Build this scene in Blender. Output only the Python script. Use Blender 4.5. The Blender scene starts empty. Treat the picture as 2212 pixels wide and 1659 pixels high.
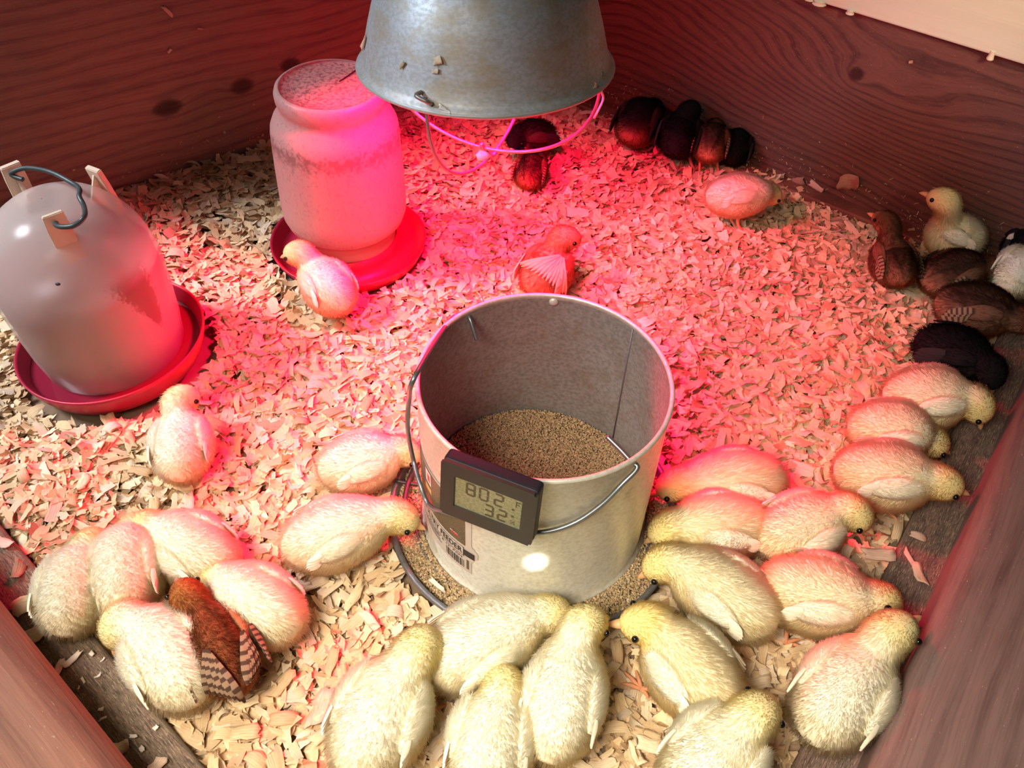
import bpy, bmesh, math, random
import numpy as np
from mathutils import Vector, Matrix

rng = np.random.default_rng(7)
random.seed(7)
S = bpy.context.scene
COL = S.collection
PI = math.pi

# ------------------------------------------------------------------ camera, world, lights, exposure
W, H = 2212, 1659
FPX = 1900.0
PITCH, ROLL, HC = 0.816333, 0.04852828, 0.807
_f = np.array([0, math.cos(PITCH), -math.sin(PITCH)])
_u = np.array([0, math.sin(PITCH), math.cos(PITCH)])
_r = np.array([1.0, 0, 0])
RGT = math.cos(ROLL) * _r + math.sin(ROLL) * _u
UP = -math.sin(ROLL) * _r + math.cos(ROLL) * _u
FWD = _f
CAM = np.array([0, 0, HC])
cd = bpy.data.cameras.new('camera')
cam = bpy.data.objects.new('camera', cd)
COL.objects.link(cam)
cd.sensor_fit = 'HORIZONTAL'
cd.sensor_width = 36.0
cd.lens = FPX / W * 36.0
cd.clip_start = 0.01
cam.matrix_world = Matrix(((RGT[0], UP[0], -FWD[0], 0), (RGT[1], UP[1], -FWD[1], 0), (RGT[2], UP[2], -FWD[2], HC), (0, 0, 0, 1)))
S.camera = cam

world = bpy.data.worlds.new('world')
S.world = world
world.use_nodes = True
bg = world.node_tree.nodes['Background']
bg.inputs[0].default_value = (0.95, 0.95, 1.0, 1)
bg.inputs[1].default_value = 0.03


def area(name, loc, target, sx, sy, power, color):
    l = bpy.data.lights.new(name, 'AREA')
    l.shape = 'RECTANGLE'
    l.size, l.size_y = sx, sy
    l.energy = power
    l.color = color
    o = bpy.data.objects.new(name, l)
    COL.objects.link(o)
    o.location = loc
    o.rotation_euler = (Vector(target) - Vector(loc)).to_track_quat('-Z', 'Y').to_euler()
    return o


area('window_light_front', (-0.38, -0.18, 1.04), (0.05, 0.22, 0.0), 0.50, 0.40, 4.9, (1.0, 0.90, 0.74)).data.spread = math.radians(69)
area('window_light_left', (-1.9, 0.75, 1.7), (-0.66, 0.78, 0.2), 0.6, 0.6, 3.1, (0.88, 0.91, 1.0)).data.spread = math.radians(28)
area('cap_fill_light', (0.75, -0.2, 1.2), (0.62, 1.10, 0.40), 0.3, 0.25, 0.42, (1.0, 0.88, 0.68)).data.spread = math.radians(20)  # last one: warm fill added to brighten the pale capping board, no window there

# narrow spot light added to make the bright spot on the feeder's front
_sl = bpy.data.lights.new('feeder_glint_spot', 'SPOT')
_sl.energy, _sl.spot_size, _sl.spot_blend, _sl.shadow_soft_size = 300.0, math.radians(.72), 0.7, 0.002
_so = bpy.data.objects.new('feeder_glint_spot', _sl)
COL.objects.link(_so)
_so.location = (0.22, -0.75, 1.15)
_so.rotation_euler = (Vector((0.03, 0.4393, 0.1)) - Vector((0.22, -0.75, 1.15))).to_track_quat('-Z', 'Y').to_euler()

area('lamp_shade_fill', (-1.5, 0.25, 1.25), (-0.10, 0.83, 0.46), 0.35, 0.35, 0.34, (0.60, 0.77, 1.0)).data.spread = math.radians(15)  # added cool fill that gives the lamp shade its bluish left side

S.view_settings.view_transform = 'Standard'
S.view_settings.look = 'None'
S.view_settings.gamma = 1.0
S.view_settings.use_curve_mapping = False
S.view_settings.exposure = 0.0


# ------------------------------------------------------------------ placement helpers (pixel of the photograph -> point of the place)
def ray(px, py):
    return RGT * (px - W / 2) / FPX - UP * (py - H / 2) / FPX + FWD


def at(px, py, z=0.0):
    d = ray(px, py)
    return CAM + d * ((z - HC) / d[2])


def onplane(px, py, p0, n):
    d = ray(px, py)
    return CAM + d * (np.dot(np.asarray(p0) - CAM, n) / np.dot(d, n))


def oncyl(px, py, c, r, far=False):
    d = ray(px, py)
    o = CAM - np.array([c[0], c[1], 0])
    a = d[0] ** 2 + d[1] ** 2
    b = 2 * (o[0] * d[0] + o[1] * d[1])
    cc = o[0] ** 2 + o[1] ** 2 - r * r
    q = math.sqrt(max(b * b - 4 * a * cc, 0))
    t = (-b + (q if far else -q)) / 2 / a
    return CAM + d * t


# ------------------------------------------------------------------ object helpers
def tag(o, label=None, cat=None, group=None, kind=None):
    if label: o['label'] = label
    if cat: o['category'] = cat
    if group: o['group'] = group
    if kind: o['kind'] = kind
    return o


def empty(name, loc=(0, 0, 0), rot=None):
    o = bpy.data.objects.new(name, None)
    COL.objects.link(o)
    o.location = loc
    if rot is not None: o.rotation_euler = rot
    o.empty_display_size = 0.02
    return o


def mesh_np(name, verts, faces, mat=None, parent=None, smooth=True, attrs=None, uv=None):
    me = bpy.data.meshes.new(name)
    verts = np.asarray(verts, np.float32)
    faces = [tuple(int(i) for i in f) for f in faces] if not isinstance(faces, np.ndarray) else faces
    if isinstance(faces, np.ndarray):
        n, k = faces.shape
        me.vertices.add(len(verts))
        me.vertices.foreach_set('co', verts.ravel())
        me.loops.add(n * k)
        me.loops.foreach_set('vertex_index', faces.ravel().astype(np.int32))
        me.polygons.add(n)
        me.polygons.foreach_set('loop_start', np.arange(0, n * k, k, dtype=np.int32))
        me.update(calc_edges=True)
    else:
        me.from_pydata(verts.tolist(), [], faces)
    if attrs is not None:
        a = me.color_attributes.new('tint', 'FLOAT_COLOR', 'POINT')
        c = np.ones((len(verts), 4), np.float32)
        c[:, :3] = attrs
        a.data.foreach_set('color', c.ravel())
    if uv is not None:
        l = me.uv_layers.new(name='UVMap')
        li = np.empty(len(me.loops), np.int32)
        me.loops.foreach_get('vertex_index', li)
        l.data.foreach_set('uv', np.asarray(uv, np.float32)[li].ravel())
    me.polygons.foreach_set('use_smooth', np.full(len(me.polygons), bool(smooth)))
    me.update()
    if mat: me.materials.append(mat)
    o = bpy.data.objects.new(name, me)
    COL.objects.link(o)
    if parent: o.parent = parent
    return o


def from_bm(name, bm, mat=None, parent=None, smooth=False):
    me = bpy.data.meshes.new(name)
    bm.normal_update()
    bm.to_mesh(me)
    bm.free()
    for p in me.polygons: p.use_smooth = smooth
    if mat: me.materials.append(mat)
    o = bpy.data.objects.new(name, me)
    COL.objects.link(o)
    if parent: o.parent = parent
    return o


def lathe(prof, seg=64, closed=False):
    """prof: list of (r, z). returns verts, faces(list)"""
    v, f = [], []
    n = len(prof)
    for k in range(seg):
        a = 2 * PI * k / seg
        for r, z in prof: v.append((r * math.cos(a), r * math.sin(a), z))
    for k in range(seg):
        k2 = (k + 1) % seg
        for i in range(n if closed else n - 1):
            j = (i + 1) % n
            f.append((k * n + i, k2 * n + i, k2 * n + j, k * n + j))
    return v, f


def catmull(P, n):
    P = np.asarray(P, float)
    m = len(P)
    out = []
    t = np.linspace(0, m - 1 - 1e-9, n)
    for x in t:
        i = int(x)
        u = x - i
        p0, p1, p2, p3 = P[max(i - 1, 0)], P[i], P[min(i + 1, m - 1)], P[min(i + 2, m - 1)]
        out.append(0.5 * ((2 * p1) + (-p0 + p2) * u + (2 * p0 - 5 * p1 + 4 * p2 - p3) * u * u + (-p0 + 3 * p1 - 3 * p2 + p3) * u ** 3))
    return np.array(out)


def frames(P, up=(0, 0, 1)):
    P = np.asarray(P, float)
    T = np.gradient(P, axis=0)
    T /= np.linalg.norm(T, axis=1)[:, None] + 1e-12
    Ns = []
    u = np.asarray(up, float)
    u = u - T[0] * (u @ T[0])
    if np.linalg.norm(u) < 1e-6: u = np.array([1.0, 0, 0]) - T[0] * T[0][0]
    u /= np.linalg.norm(u)
    for t in T:
        u = u - t * (u @ t)
        u /= np.linalg.norm(u) + 1e-12
        Ns.append(u.copy())
    Ns = np.array(Ns)
    return T, Ns, np.cross(T, Ns)


def tube(P, r, seg=10, n=None, up=(0, 0, 1), wr=1.0, hr=1.0, cap=True):
    """loft of circles/ellipses along a polyline; r scalar or per point; returns verts ndarray, faces list"""
    P = np.asarray(P, float)
    R = np.full(len(P), r, float) if np.isscalar(r) else np.asarray(r, float)
    if n:
        Q = catmull(np.column_stack([P, R]), n)
        P, R = Q[:, :3], np.maximum(Q[:, 3], 1e-5)
    T, U, B = frames(P, up)
    a = np.linspace(0, 2 * PI, seg, endpoint=False)
    v = (P[:, None] + R[:, None, None] * (np.cos(a)[None, :, None] * U[:, None] * hr + np.sin(a)[None, :, None] * B[:, None] * wr)).reshape(-1, 3)
    f = []
    m = len(P)
    for i in range(m - 1):
        for k in range(seg):
            k2 = (k + 1) % seg
            f.append((i * seg + k, i * seg + k2, (i + 1) * seg + k2, (i + 1) * seg + k))
    if cap:
        f.append(tuple(range(seg))[::-1])
        f.append(tuple((m - 1) * seg + k for k in range(seg)))
    return v, f


def join(parts):
    V, F, o = [], [], 0
    for v, f in parts:
        v = np.asarray(v, float)
        V.append(v)
        F += [tuple(i + o for i in q) for q in f]
        o += len(v)
    return np.concatenate(V), F


def box_bm(bm, sx, sy, sz, loc=(0, 0, 0), M=None, bevel=0.0, seg=2):
    r = bmesh.ops.create_cube(bm, size=1.0)
    vs = r['verts']
    for v in vs: v.co = Vector((v.co.x * sx + loc[0], v.co.y * sy + loc[1], v.co.z * sz + loc[2]))
    if bevel:
        es = list({e for v in vs for e in v.link_edges})
        bmesh.ops.bevel(bm, geom=es, offset=bevel, segments=seg, affect='EDGES', profile=0.5)


# ------------------------------------------------------------------ material helpers
class X:
    """tiny expression wrapper over shader math nodes"""
    nt = None

    def __init__(s, sock): s.s = sock

    @staticmethod
    def m(op, *a):
        n = X.nt.nodes.new('ShaderNodeMath')
        n.operation = op
        for i, q in enumerate(a):
            if isinstance(q, X): X.nt.links.new(q.s, n.inputs[i])
            else: n.inputs[i].default_value = q
        return X(n.outputs[0])

    def __add__(s, o): return X.m('ADD', s, o)
    __radd__ = __add__
    def __sub__(s, o): return X.m('SUBTRACT', s, o)
    def __rsub__(s, o): return X.m('SUBTRACT', o, s)
    def __mul__(s, o): return X.m('MULTIPLY', s, o)
    __rmul__ = __mul__
    def __truediv__(s, o): return X.m('DIVIDE', s, o)
    def __pow__(s, o): return X.m('POWER', s, o)


def sstep(x, a, b):
    n = X.nt.nodes.new('ShaderNodeMapRange')
    n.interpolation_type = 'SMOOTHSTEP'
    X.nt.links.new(x.s, n.inputs[0])
    n.inputs[1].default_value, n.inputs[2].default_value = a, b
    return X(n.outputs[0])


def mixc(f, a, b, mode='MIX'):
    n = X.nt.nodes.new('ShaderNodeMix')
    n.data_type = 'RGBA'
    n.blend_type = mode
    for i, q in ((0, f), (6, a), (7, b)):
        if isinstance(q, X): X.nt.links.new(q.s, n.inputs[i])
        elif i == 0: n.inputs[0].default_value = q
        else: n.inputs[i].default_value = (*q, 1) if len(q) == 3 else q
    return X(n.outputs[2])


def noise(scale, detail=4, rough=0.55, vec=None, dist=0.0):
    n = X.nt.nodes.new('ShaderNodeTexNoise')
    n.inputs['Scale'].default_value = scale
    n.inputs['Detail'].default_value = detail
    n.inputs['Roughness'].default_value = rough
    n.inputs['Distortion'].default_value = dist
    if vec is not None: X.nt.links.new(vec.s, n.inputs['Vector'])
    return X(n.outputs['Fac'])


def combine(x, y, z):
    n = X.nt.nodes.new('ShaderNodeCombineXYZ')
    for i, q in enumerate((x, y, z)):
        if isinstance(q, X): X.nt.links.new(q.s, n.inputs[i])
        else: n.inputs[i].default_value = q
    return X(n.outputs[0])


def coords(kind='Object'):
    n = X.nt.nodes.new('ShaderNodeTexCoord')
    s = X.nt.nodes.new('ShaderNodeSeparateXYZ')
    X.nt.links.new(n.outputs[kind], s.inputs[0])
    return X(n.outputs[kind]), X(s.outputs[0]), X(s.outputs[1]), X(s.outputs[2])


def newmat(name, color=(0.5, 0.5, 0.5), rough=0.6, metal=0.0, spec=0.5):
    m = bpy.data.materials.new(name)
    m.use_nodes = True
    X.nt = m.node_tree
    b = m.node_tree.nodes['Principled BSDF']
    b.inputs['Base Color'].default_value = (*color, 1)
    b.inputs['Roughness'].default_value = rough
    b.inputs['Metallic'].default_value = metal
    b.inputs['Specular IOR Level'].default_value = spec
    return m, b


def link(x, sock): X.nt.links.new(x.s, sock)


def bump(h, strength=0.3, dist=0.002, b=None):
    n = X.nt.nodes.new('ShaderNodeBump')
    n.inputs['Strength'].default_value = strength
    n.inputs['Distance'].default_value = dist
    link(h, n.inputs['Height'])
    if b: X.nt.links.new(n.outputs[0], b.inputs['Normal'])


def wood(name, light, dark, freq=260.0, knots=(), warp=0.035, rough=0.55, dirt=None, rings=(), streak=1.0, spec=0.3, speck=0):
    """u = object X along the grain, v = object Z across it"""
    m, b = newmat(name, light, rough, spec=spec)
    _, x, y, z = coords()
    big = noise(1.0, 3, 0.5, combine(x * 2.2, y * 2.2, z * 7.0))
    w = z + (big - 0.5) * warp * 2
    kmask = None
    for (ku, kv, a, bb, amp) in rings:
        du, dv = (x - ku) / a, (z - kv) / bb
        r2 = du * du + dv * dv
        w = w + X.m('EXPONENT', r2 * -1.0) * amp
    for (ku, kv, a, bb) in knots:
        du, dv = (x - ku) / a, (z - kv) / bb
        r2 = du * du + dv * dv
        w = w + X.m('EXPONENT', r2 * -0.25) * 0.014
        k = 1.0 - sstep(r2 + (noise(90, 3) - 0.5) * 0.9, 0.3, 1.6)
        kmask = k if kmask is None else X.m('MAXIMUM', kmask, k)
    band = X.m('SINE', (w + (noise(3.0, 3, 0.6, combine(x * 4, y, z * 30)) - 0.5) * 0.012) * freq) * 0.5 + 0.5
    band = band ** 2.5
    fine = noise(1.0, 5, 0.7, combine(x * 14, y * 14, w * 420.0))
    blot = noise(5.0, 4, 0.6)
    f = X.m('MINIMUM', band * 0.42 * streak + sstep(fine, 0.35, 0.75) * 0.5 * streak + sstep(blot, 0.45, 0.8) * 0.35, 1.0)
    c = mixc(f, light, dark)
    if kmask is not None: c = mixc(kmask * 0.85, c, tuple(q * 0.16 for q in dark))
    if dirt:
        d = sstep(noise(11, 6, 0.7), *dirt[1])
        c = mixc(d, c, dirt[0])
        sp = sstep(noise(260, 3, 0.6), 0.66, 0.74)
        c = mixc(sp, c, (0.55, 0.44, 0.30))
        if speck:
            g_ = noise(95, 5, .8)
            c = mixc(sstep(g_, .50, .57) * .8, c, (.050, .038, .028))
            c = mixc(sstep(noise(130, 4, .75), .54, .61) * .75, c, (.38, .29, .18))
    link(c, b.inputs['Base Color'])
    bump(band * 0.5 + fine, 0.35, 0.0012, b)
    return m


# ------------------------------------------------------------------ the pen: floor, walls, boards
def unit(v):
    v = np.asarray(v, float)
    return v / np.linalg.norm(v)


Ld = unit([.201, .146, 0]); L0 = np.array([-.601, 1.095, 0])
Rd = unit([.207, -.144, 0]); R0 = np.array([.343, 1.287, 0])
CORNER = np.array([-.00418, 1.52851, 0])
FLd = unit([.149, -.125, 0]); FL0 = np.array([-.255, .276, 0])      # inner edge of the left ledge board
FRd = unit([.192, .291, 0]); FR0 = np.array([.267, .300, 0])        # inner edge of the right ledge board
FLn = np.array([-FLd[1], FLd[0], 0]);                               # towards the pen
FLn = FLn if FLn @ (np.array([0, .8, 0]) - FL0) > 0 else -FLn
FRn = np.array([-FRd[1], FRd[0], 0])
FRn = FRn if FRn @ (np.array([0, .8, 0]) - FR0) > 0 else -FRn
Ln = np.array([Ld[1], -Ld[0], 0])
Rn = np.array([Rd[1], -Rd[0], 0]); Rn = Rn if Rn[1] < 0 else -Rn


def along(o, origin, d):
    """object X along d, object Y horizontal, Z up"""
    d = unit(d)
    y = np.cross([0, 0, 1], d)
    o.matrix_world = Matrix(((d[0], y[0], 0, origin[0]), (d[1], y[1], 0, origin[1]), (d[2], 0, 1, origin[2]), (0, 0, 0, 1)))


def board(name, origin, d, x0, x1, y0, y1, z0, z1, mat, bevel=0.003, seg=2, kind='structure', cuts=0):
    bm = bmesh.new()
    box_bm(bm, x1 - x0, y1 - y0, z1 - z0, ((x0 + x1) / 2, (y0 + y1) / 2, (z0 + z1) / 2), bevel=bevel, seg=seg)
    o = from_bm(name, bm, mat, smooth=False)
    along(o, origin, d)
    o['kind'] = kind
    return o


m_floor, _b = newmat('floor_board', (0.10, 0.065, 0.04), 0.9)
link(mixc(noise(30, 6, 0.7), (0.12, 0.075, 0.045), (0.30, 0.20, 0.12)), _b.inputs['Base Color'])
floor_bm = bmesh.new()
bmesh.ops.create_grid(floor_bm, x_segments=2, y_segments=2, size=1.0)
floor_o = from_bm('floor', floor_bm, m_floor)
floor_o.location = (-0.05, 0.85, 0)
floor_o.scale = (1.15, 1.05, 1)
floor_o['kind'] = 'structure'


def uloc(px, py, P0, n, d):
    q = onplane(px, py, P0, n)
    return float((q - CORNER) @ d), float(q[2])


kn = [uloc(*p, L0, Ln, Ld) for p in ((362, 233), (523, 186), (626, 140))]
m_wl = wood('stained_plywood_left', (0.31, 0.185, 0.135), (0.14, 0.075, 0.058), 330,
            knots=[(kn[0][0], kn[0][1], .021, .0125), (kn[1][0], kn[1][1], .018, .012), (kn[2][0], kn[2][1], .016, .011)],
            dirt=((0.10, 0.05, 0.032), (0.62, 0.86)))
ku, kv = uloc(1850, 160, R0, Rn, Rd)
m_wr = wood('stained_plywood_right', (0.17, 0.066, 0.048), (0.070, 0.027, 0.023), 460,
            knots=[(ku, kv, .011, .010)], rings=[(ku + .05, kv - .02, .17, .085, .085), (ku + .33, kv - .05, .22, .16, .06), (ku - .36, kv + .03, .15, .2, -.05)], streak=1.35,
            dirt=((0.085, 0.04, 0.03), (0.62, 0.88)))
board('wall_back_left', CORNER, Ld, -1.25, 0.0, 0.0, 0.018, 0.0, 0.345, m_wl, 0.002, 1)
board('wall_back_right', CORNER, Rd, 0.0, 1.12, 0.0, 0.018, 0.0, 0.297, m_wr, 0.002, 1)
# pale board capping the right wall, with hardened drips hanging under it
m_pale = wood('pale_raw_board', (0.72, 0.66, 0.49), (0.64, 0.55, 0.38), 120, warp=0.02, rough=0.7, streak=0.55)
cap_o = board('trim_1', CORNER, Rd, 0.20, 1.16, -0.012, 0.10, 0.295, 0.40, m_pale, 0.003, 2)
m_drip, _b = newmat('hardened_drip', (0.80, 0.66, 0.46), 0.35)
for (u_, y_, ln, r_, z_) in ((0.56, -.016, .05, .006, .40), (0.735, -.010, .014, .0045, .301), (0.50, -.011, .006, .010, .298), (.485, -.011, .005, .008, .299), (.545, -.012, .006, .006, .298)):
    z0 = z_
    v, f = tube([(u_, y_, z0), (u_, y_, z0 - ln * .5), (u_, y_, z0 - ln * .85), (u_, y_, z0 - ln)], [r_ * .9, r_ * .8, r_, r_ * .3], 10, 14)
    d = mesh_np('drip', v, f, m_drip, cap_o)
# ridge board at the foot of the right wall
m_ridge = wood('dirty_foot_board', (0.21, 0.078, 0.048), (0.075, 0.03, 0.022), 300, dirt=((0.09, 0.05, 0.035), (0.5, 0.8)))
board('baseboard_back_right', CORNER, Rd, 0.14, 1.05, -0.030, 0.002, 0.0, 0.018, m_ridge, 0.004, 3)

# front: ledge boards on the floor and the rounded timber sills beyond
m_ledge = wood('dirty_ledge_board', (0.24, 0.145, 0.105), (0.12, 0.075, 0.055), 180,
               dirt=((0.17, 0.125, 0.08), (0.36, 0.60)), rough=0.9, speck=1)
m_ledge2 = wood('ledge_board_right', (0.21, 0.125, 0.10), (0.085, 0.052, 0.044), 260,
                dirt=((0.14, 0.108, 0.085), (0.46, 0.70)), rough=0.9, speck=1)
m_sill = wood('worn_timber_left', (0.34, 0.165, 0.115), (0.17, 0.078, 0.058), 150, warp=0.02,
              dirt=((0.21, 0.115, 0.082), (0.5, 0.8)), rough=0.6)
m_sill2 = wood('worn_timber_right', (0.27, 0.165, 0.145), (0.125, 0.07, 0.064), 240, warp=0.02,
               dirt=((0.24, 0.16, 0.14), (0.45, 0.8)), rough=0.6)


def sill(name, p0, d, n, x0, x1, w0, wid, h, rr, mat, z0=0.0):
    """long timber: inner face at distance w0 outside the line p0+d, rounded inner edge of radius rr"""
    out = -n
    prof = [(w0, z0), (w0, z0 + h - rr)]
    for k in range(1, 9):
        a = k / 8 * PI / 2
        prof.append((w0 + rr - rr * math.cos(a), z0 + h - rr + rr * math.sin(a)))
    prof += [(w0 + wid, z0 + h), (w0 + wid, z0)]
    d = unit(d)
    nx = 24
    # object frame: X along d, Z = outward, so that the grain runs along X and across Z
    yv = np.cross(out, d)
    sgn = 1 if yv[2] > 0 else -1
    V, F = [], []
    m_ = len(prof)
    for i in range(nx + 1):
        xx = x0 + (x1 - x0) * i / nx
        for (o_, z_) in prof: V.append((xx, sgn * z_, o_))
    for i in range(nx):
        for j in range(m_):
            j2 = (j + 1) % m_
            q = (i * m_ + j, i * m_ + j2, (i + 1) * m_ + j2, (i + 1) * m_ + j)
            F.append(q if sgn < 0 else q[::-1])
    F.append(tuple(range(m_)) if sgn > 0 else tuple(range(m_))[::-1])
    F.append(tuple(nx * m_ + j for j in range(m_))[::-1] if sgn > 0 else tuple(nx * m_ + j for j in range(m_)))
    o = mesh_np(name, V, F, mat, smooth=False)
    yv = np.cross(out, d)
    o.matrix_world = Matrix(((d[0], yv[0], out[0], p0[0]), (d[1], yv[1], out[1], p0[1]), (d[2], yv[2], out[2], p0[2]), (0, 0, 0, 1)))
    bm = bmesh.new(); bm.from_mesh(o.data); bmesh.ops.recalc_face_normals(bm, faces=bm.faces); bm.to_mesh(o.data); bm.free()
    o['kind'] = 'structure'
    return o


wFL = abs((np.array([-.41, .345, 0]) - FL0) @ FLn)
wFR = abs((np.array([.43, .45, 0]) - FR0) @ FRn)
sill('baseboard_front_left', FL0, FLd, FLn, -0.95, 0.40, 0.0, 0.16, 0.020, 0.006, m_ledge)
sill('baseboard_front_right', FR0, FRd, FRn, -0.34, 0.95, 0.0, 0.16, 0.016, 0.005, m_ledge2)
sill('wall_front_left', FL0, FLd, FLn, -1.0, 0.42, wFL - .004, 0.42, 0.095, 0.035, m_sill)
sill('wall_front_right', FR0, FRd, FRn, -0.36, 1.0, wFR - .006, 0.50, 0.085, 0.022, m_sill2)


def inside(p, marg=0.0):
    p = np.atleast_2d(p)[:, :2]
    ok = (p - FL0[:2]) @ FLn[:2] > marg
    ok &= (p - FR0[:2]) @ FRn[:2] > marg
    ok &= (p - CORNER[:2]) @ Ln[:2] * (1 if Ln[:2] @ (np.array([0, .8]) - CORNER[:2]) > 0 else -1) > marg
    ok &= (p - CORNER[:2]) @ Rn[:2] > marg
    return ok


# ------------------------------------------------------------------ bedding of wood shavings
FEED_C = (0.03, 0.5568)
TRAY1_C = (-.492, .764)
TRAY2_C = (-.243, 1.005)


def bedz(x, y):
    x = np.asarray(x, float); y = np.asarray(y, float)
    h = .006 + .004 * np.sin(9 * x + 2) * np.cos(8 * y + 1) + .003 * np.sin(23 * x - 11 * y)
    dl = np.abs((np.stack([x, y], -1) - CORNER[:2]) @ Ln[:2])
    h = h + .016 * np.exp(-(dl / .07) ** 2)
    h = h * np.clip(((np.stack([x, y], -1) - FL0[:2]) @ FLn[:2]) / .05, .25, 1) * np.clip(((np.stack([x, y], -1) - FR0[:2]) @ FRn[:2]) / .05, .25, 1)
    return np.maximum(h, .001)


def chip_template(k):
    r = np.random.default_rng(100 + k)
    nx, ny = 6, 4
    u = np.linspace(-.5, .5, nx)
    v = np.linspace(-.5, .5, ny)
    U, V = np.meshgrid(u, v, indexing='ij')
    e0, e1 = r.normal(0, .055, ny), r.normal(0, .055, ny)
    if r.random() < .3: e0 += np.linspace(-.14, .14, ny) * r.choice([-1, 1])
    if r.random() < .3: e1 += np.linspace(-.14, .14, ny) * r.choice([-1, 1])
    Ue = U + np.where(U < 0, e0[None, :] * (-U * 2), e1[None, :] * (U * 2))
    side = r.normal(0, .05, (nx, 2))
    wprof = 1 + r.uniform(-.22, .08) * (2 * U) ** 2
    Ve = V * wprof
    Ve[:, 0] += side[:, 0]; Ve[:, -1] += side[:, 1]
    c = r.choice([0.25, .6, 1.1, 1.9, 2.8], p=[.3, .3, .2, .13, .07]) * r.choice([-1, 1], p=[.3, .7])
    tw = r.normal(0, .3)
    ang = c * Ue
    Xc = np.sin(ang) / c
    Zc = (1 - np.cos(ang)) / c
    Zc = Zc + tw * Ue * Ve * .6 + r.normal(0, .018, U.shape)
    Zc -= Zc.mean()
    P = np.stack([Xc, Ve, Zc], -1).reshape(-1, 3)
    uv = np.stack([U + .5, V + .5], -1).reshape(-1, 2)
    F = []
    for i in range(nx - 1):
        for j in range(ny - 1):
            F.append((i * ny + j, (i + 1) * ny + j, (i + 1) * ny + j + 1, i * ny + j + 1))
    return P, np.array(F), uv


TEMPL = [chip_template(k) for k in range(48)]


def chip_colors(n):
    base = np.array([[.86, .67, .41], [.80, .60, .35], [.72, .52, .30], [.88, .72, .50], [.60, .40, .22], [.76, .62, .46], [.50, .34, .20]])
    p = [.24, .22, .18, .16, .08, .08, .04]
    c = base[rng.choice(len(base), n, p=p)]
    return np.clip(c * rng.uniform(.82, 1.12, (n, 1)), 0, .92)


m_chip, _b = newmat('wood_shaving', (0.7, 0.55, 0.35), 0.75, spec=0.25)
_n = X.nt.nodes.new('ShaderNodeAttribute'); _n.attribute_name = 'tint'
_uvn = X.nt.nodes.new('ShaderNodeUVMap'); _uvn.uv_map = 'UVMap'
_sp = X.nt.nodes.new('ShaderNodeSeparateXYZ'); X.nt.links.new(_uvn.outputs[0], _sp.inputs[0])
_ob, _ox, _oy, _oz = coords()
_gr = noise(1.0, 3, .6, combine(X(_sp.outputs[0]) * 1.5 + _ox * 60, X(_sp.outputs[1]) * 9.0 + _oy * 40, 0.0))
_gl = X.m('SINE', (X(_sp.outputs[1]) + _gr * .25) * 34.0) * .5 + .5
_col = mixc(sstep(_gr, .45, .75) * .45 + (_gl ** 3.0) * .22, X(_n.outputs['Color']), mixc(1.0, X(_n.outputs['Color']), (.62, .48, .36), 'MULTIPLY'))
link(_col, _b.inputs['Base Color'])
bump(_gl * .6 + _gr, .35, .0006, _b)
_tr = X.nt.nodes.new('ShaderNodeBsdfTranslucent'); link(_col, _tr.inputs[0])
_mx = X.nt.nodes.new('ShaderNodeMixShader'); _mx.inputs[0].default_value = .12
X.nt.links.new(_b.outputs[0], _mx.inputs[1]); X.nt.links.new(_tr.outputs[0], _mx.inputs[2])
X.nt.links.new(_mx.outputs[0], X.nt.nodes['Material Output'].inputs[0])


def scatter(n, size=(.011, .024), wid=(.35, .75), zlift=(0, .011), tilt=.32, keep=None):
    """random chips on the bedding -> verts, faces, tint, uv"""
    pts = []
    while sum(len(p) for p in pts) < n:
        p = np.stack([rng.uniform(-1.0, .85, n * 3), rng.uniform(.0, 1.53, n * 3)], 1)
        k = inside(p, .004)
        if keep is not None: k &= keep(p)
        pts.append(p[k])
    p = np.concatenate(pts)[:n]
    return place_chips(p, size, wid, zlift, tilt)


def place_chips(p, size, wid, zlift, tilt):
    n = len(p)
    L = np.exp(rng.uniform(np.log(size[0]), np.log(size[1]), n))
    Wd = L * rng.uniform(*wid, n)
    yaw = rng.uniform(0, 2 * PI, n)
    pit, rol = rng.normal(0, tilt, n), rng.normal(0, tilt, n)
    cz, sz, cy, sy, cx, sx = np.cos(yaw), np.sin(yaw), np.cos(pit), np.sin(pit), np.cos(rol), np.sin(rol)
    Rm = np.empty((n, 3, 3))
    Rm[:, 0, 0] = cz * cy; Rm[:, 0, 1] = cz * sy * sx - sz * cx; Rm[:, 0, 2] = cz * sy * cx + sz * sx
    Rm[:, 1, 0] = sz * cy; Rm[:, 1, 1] = sz * sy * sx + cz * cx; Rm[:, 1, 2] = sz * sy * cx - cz * sx
    Rm[:, 2, 0] = -sy; Rm[:, 2, 1] = cy * sx; Rm[:, 2, 2] = cy * cx
    z = bedz(p[:, 0], p[:, 1]) + rng.uniform(*zlift, n)
    t = rng.integers(0, len(TEMPL), n)
    nv = len(TEMPL[0][0]); nf = len(TEMPL[0][1])
    T = np.stack([q[0] for q in TEMPL])[t]
    T = T * np.stack([L, Wd, L], 1)[:, None, :]
    V = np.einsum('nij,nkj->nki', Rm, T)
    V[:, :, 0] += p[:, 0:1]; V[:, :, 1] += p[:, 1:2]; V[:, :, 2] += z[:, None]
    V[:, :, 2] = np.maximum(V[:, :, 2], .0012)
    F = (TEMPL[0][1][None] + (np.arange(n) * nv)[:, None, None]).reshape(-1, 4)
    uv = np.tile(TEMPL[0][2], (n, 1))
    c = np.repeat(chip_colors(n), nv, 0)
    return V.reshape(-1, 3), F, c, uv


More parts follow.
